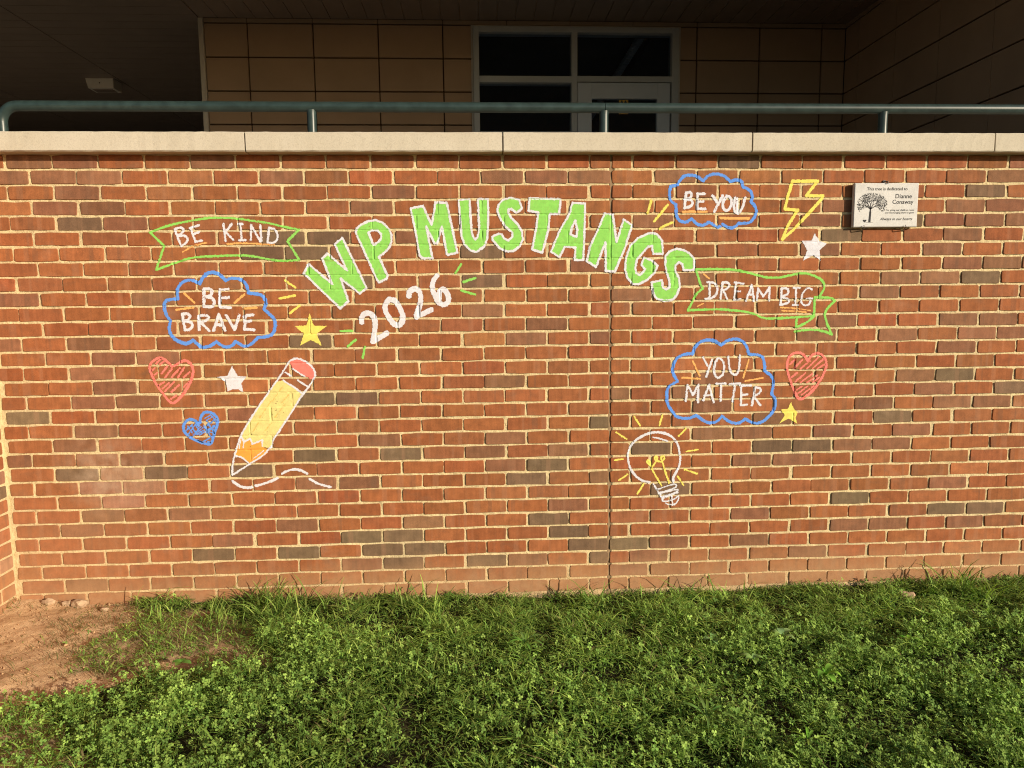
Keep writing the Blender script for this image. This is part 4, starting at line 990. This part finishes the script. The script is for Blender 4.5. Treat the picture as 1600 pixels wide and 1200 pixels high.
grass = join_blades([
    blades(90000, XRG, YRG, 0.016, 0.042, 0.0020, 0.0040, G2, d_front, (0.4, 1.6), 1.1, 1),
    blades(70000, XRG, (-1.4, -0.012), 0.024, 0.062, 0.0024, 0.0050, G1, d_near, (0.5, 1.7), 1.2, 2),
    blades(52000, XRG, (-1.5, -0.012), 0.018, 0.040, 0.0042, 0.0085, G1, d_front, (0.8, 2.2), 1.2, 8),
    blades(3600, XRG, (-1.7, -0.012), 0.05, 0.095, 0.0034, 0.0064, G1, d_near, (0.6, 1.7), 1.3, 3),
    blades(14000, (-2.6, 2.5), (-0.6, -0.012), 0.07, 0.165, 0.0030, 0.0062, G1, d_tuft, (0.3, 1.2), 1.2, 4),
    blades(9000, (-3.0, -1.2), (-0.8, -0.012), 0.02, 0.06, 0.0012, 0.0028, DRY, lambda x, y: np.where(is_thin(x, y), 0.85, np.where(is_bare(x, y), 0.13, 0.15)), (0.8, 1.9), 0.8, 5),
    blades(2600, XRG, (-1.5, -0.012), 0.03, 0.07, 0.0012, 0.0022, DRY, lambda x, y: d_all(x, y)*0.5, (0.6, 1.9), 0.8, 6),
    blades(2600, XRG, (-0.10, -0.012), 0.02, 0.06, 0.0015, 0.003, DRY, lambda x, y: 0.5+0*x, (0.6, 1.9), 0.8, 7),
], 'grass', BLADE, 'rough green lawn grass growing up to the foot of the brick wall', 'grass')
def clover(n, seed):
    r = np.random.default_rng(seed); x = r.uniform(*XRG, n); y = r.uniform(-2.4, -0.02, n)
    k = r.uniform(0, 1, n) < d_clover(x, y); x, y = x[k], y[k]; n = len(x)
    cl_ = clump(x, y); k2 = r.uniform(0, 1, n) < 0.25+0.9*cl_; x, y, cl_ = x[k2], y[k2], cl_[k2]; n = len(x)
    z = ground_h(x, y)+r.uniform(0.010, 0.040, n)+cl_*r.uniform(0.010, 0.058, n); s = r.uniform(0.0045, 0.0096, n)
    nrm = np.stack([r.normal(0.32, 0.55, n), r.normal(-0.34, 0.55, n), np.ones(n)], 1); nrm /= np.linalg.norm(nrm, axis=1)[:, None]
    u = np.cross(nrm, np.array([0.3, 0.9, 0.1])); u /= np.linalg.norm(u, axis=1)[:, None]; v = np.cross(nrm, u)
    a0 = r.uniform(0, 6.28, n); c = np.stack([x, y, z], 1)
    shape = [(0.0, 0.0), (0.55, -0.46), (1.02, -0.50), (1.22, -0.20), (1.15, 0.0), (1.22, 0.20), (1.02, 0.50), (0.55, 0.46)]
    Vs, Fs, Cs, off = [], [], [], 0
    ci = r.integers(0, 3, n); base = np.array([(0.170, 0.275, 0.056), (0.220, 0.325, 0.070), (0.115, 0.205, 0.042)])[ci]*np.exp(r.normal(0, 0.20, n))[:, None]
    base *= (0.75+0.5*vnoise(x*2.3, y*2.3, 77))[:, None]
    for l in range(3):
        a = a0+l*2.094+r.normal(0, 0.15, n); d = u*np.cos(a)[:, None]+v*np.sin(a)[:, None]; e = -u*np.sin(a)[:, None]+v*np.cos(a)[:, None]
        fold = r.uniform(0.1, 0.5, n)[:, None]; drop = r.uniform(-0.15, 0.35, n)[:, None]
        V = np.stack([c+s[:, None]*(d*p+e*q+nrm*(abs(q)*fold-drop*p*p*0.5)) for p, q in shape], 1)
        F = np.arange(n)[:, None]*8+off
        Fs.append(F+np.array([[0, 1, 2, 3, 4]])); Fs.append(F+np.array([[0, 4, 5, 6, 7]]))
        Vs.append(V.reshape(-1, 3)); Cs.append(np.repeat(base*r.uniform(0.85, 1.15, n)[:, None], 8, 0)); off += n*8
    # stalks
    w_ = 0.0006; V = np.stack([c+np.array([-w_, 0, 0]), c+np.array([w_, 0, 0]), np.stack([x+r.normal(0, .012, n), y+r.normal(0, .012, n), ground_h(x, y)], 1)], 1)
    T = np.arange(n)[:, None]*3+off+np.array([[0, 1, 2]]); Vs.append(V.reshape(-1, 3)); Cs.append(np.repeat(base*0.9, 3, 0))
    me = mesh_np('clover', np.concatenate(Vs), [np.concatenate(Fs), T], False); point_color(me, 'col', np.concatenate(Cs))
    tag(link('clover', me, LEAF), 'dense low clover leaves filling the foreground of the lawn', 'clover', None, 'stuff')
clover(84000, 41)

# soil crumbs and twigs on the bare patch
r = np.random.default_rng(9); n = 1900
x = r.uniform(-3.0, -1.5, n); y = r.uniform(-0.95, -0.01, n); kk = is_bare(x, y) | (r.uniform(0, 1, n) < 0.10) | (y > -0.05); x, y = x[kk], y[kk]; n = len(x)
s = np.exp(r.normal(math.log(0.0019), 0.5, n)); z = ground_h(x, y)+s*0.6+0.004
oc = np.array([(1, 0, 0), (-1, 0, 0), (0, 1, 0), (0, -1, 0), (0, 0, 1), (0, 0, -1)], float)
V = np.stack([x, y, z], 1)[:, None, :]+oc[None]*s[:, None, None]*r.uniform(0.5, 1.3, (n, 6, 1)); V[:, :, 1] = np.minimum(V[:, :, 1], -0.006)
T = np.array([(0, 2, 4), (2, 1, 4), (1, 3, 4), (3, 0, 4), (2, 0, 5), (1, 2, 5), (3, 1, 5), (0, 3, 5)])
me = mesh_np('soil_crumbs', V.reshape(-1, 3), [(np.arange(n)[:, None, None]*6+T[None]).reshape(-1, 3)], False)
tag(link('soil_crumbs', me, CRUMB), 'loose crumbs and pebbles scattered on the bare soil', 'pebbles', None, 'stuff')

def stone(px, py, w_, h_, label, seed):
    rr = random.Random(seed); x, y = P2G(px, py); y = min(y, -0.03); import bmesh
    bm = bmesh.new(); bmesh.ops.create_icosphere(bm, subdivisions=2, radius=1.0)
    sv_ = [rr.uniform(0.75, 1.25) for _ in range(6)]
    for v in bm.verts:
        c = v.co; k = 1+0.22*math.sin(c.x*3.1*sv_[0]+seed)+0.18*math.sin(c.y*4*sv_[1]+seed*2)+0.15*math.sin(c.z*5*sv_[2])
        v.co = Vector((c.x*w_/2*k, c.y*w_/2*0.8*k, c.z*h_/2*k))
    me = bpy.data.meshes.new('stone'); bm.to_mesh(me); bm.free()
    o = link('stone', me, ROCK, None, (x, y, float(ground_h(np.array(x), np.array(y)))+h_*0.22)); o.rotation_euler = (rr.uniform(-.3, .3), rr.uniform(-.3, .3), rr.uniform(0, 3))
    tag(o, label, 'stone', 'stones at the foot of the wall')
stone(88, 946, 0.060, 0.036, 'pale stone nearest the corner, at the foot of the wall on bare soil', 1)
stone(110, 951, 0.045, 0.030, 'smaller pale stone lying in front, second from the corner on bare soil', 2)
stone(138, 946, 0.075, 0.050, 'largest pale stone on the bare soil at the foot of the wall', 3)
stone(162, 957, 0.060, 0.028, 'flat tan stone beside the first grass tuft at the foot of the wall', 4)
stone(1417, 930, 0.065, 0.040, 'lone tan stone half hidden by grass at the foot of the wall below the plaque', 5)

# broad leaved weeds
def weed(px, py, n, L, W, col, label, seed, up=1.15, hz=0.045):
    rr = random.Random(seed); x, y = P2G(px, py); z = float(ground_h(np.array(x), np.array(y)))
    o = empty('broadleaf_weed', (x, y, z), label=label, cat='weed', group='broad leaved weeds in the lawn')
    a0 = rr.uniform(0, 6.28)
    for k in range(n):
        a = a0+k*6.283/n+rr.uniform(-.3, .3); l = L*rr.uniform(0.75, 1.2); wd = W*rr.uniform(0.85, 1.15); V = []; m = 7
        e = up*rr.uniform(0.6, 1.3)
        for i in range(m):
            t = i/(m-1); rad = l*t; zz_ = hz+l*e*t-l*(0.75*e+0.1)*t*t; ww = wd*math.sin(math.pi*min(1, t*0.93+0.06))**0.8*(1 if i < m-1 else 0.05)/2
            for s_, f_ in ((-1, 0.25), (0, 0), (1, 0.25)):
                V.append((x+math.cos(a)*rad-math.sin(a)*ww*s_, y+math.sin(a)*rad+math.cos(a)*ww*s_, z+zz_+abs(ww)*f_))
        FS = []
        for i in range(m-1):
            for j in range(2): FS.append((i*3+j, i*3+j+1, i*3+j+4, i*3+j+3))
        me = mesh('leaf', V, FS, True); cc = [c*rr.uniform(0.8, 1.2) for c in col]; point_color(me, 'col', [cc]*len(V))
        link('leaf', me, LEAF, o)
PALE, BRIGHT, MID = (0.25, 0.43, 0.13), (0.22, 0.46, 0.06), (0.15, 0.28, 0.06)
weed(1112, 1016, 5, 0.050, 0.026, PALE, 'pale weed in the middle of the lawn, left of its twin below the right cloud', 1)
weed(1178, 1045, 5, 0.050, 0.024, PALE, 'pale weed nearest the camera of the pale pair, right of the lawn centre', 2)
weed(1222, 1008, 5, 0.055, 0.028, PALE, 'pale weed standing highest of the pale ones, under the small yellow star', 3)
weed(1290, 1066, 6, 0.060, 0.024, BRIGHT, 'bright yellow green weed in the right half of the lawn', 4)
weed(1418, 1012, 4, 0.048, 0.020, BRIGHT, 'bright yellow green weed below the stone plaque', 5)
weed(1105, 1135, 8, 0.100, 0.012, MID, 'spiky weed with long narrow blades near the bottom right of the lawn', 6, 0.9)
weed(820, 1020, 7, 0.090, 0.012, MID, 'spiky tuft of broad blades in the middle of the lawn under the joint', 7, 0.9)
weed(284, 1048, 4, 0.040, 0.030, MID, 'round leaved weed at the edge of the bare soil', 8, 0.3)
weed(175, 1150, 5, 0.045, 0.032, MID, 'round leaved weed near the bottom left corner', 9, 0.3)
weed(1262, 1170, 9, 0.065, 0.009, BRIGHT, 'yellow green grassy weed at the bottom right edge of the lawn', 10, 0.8)
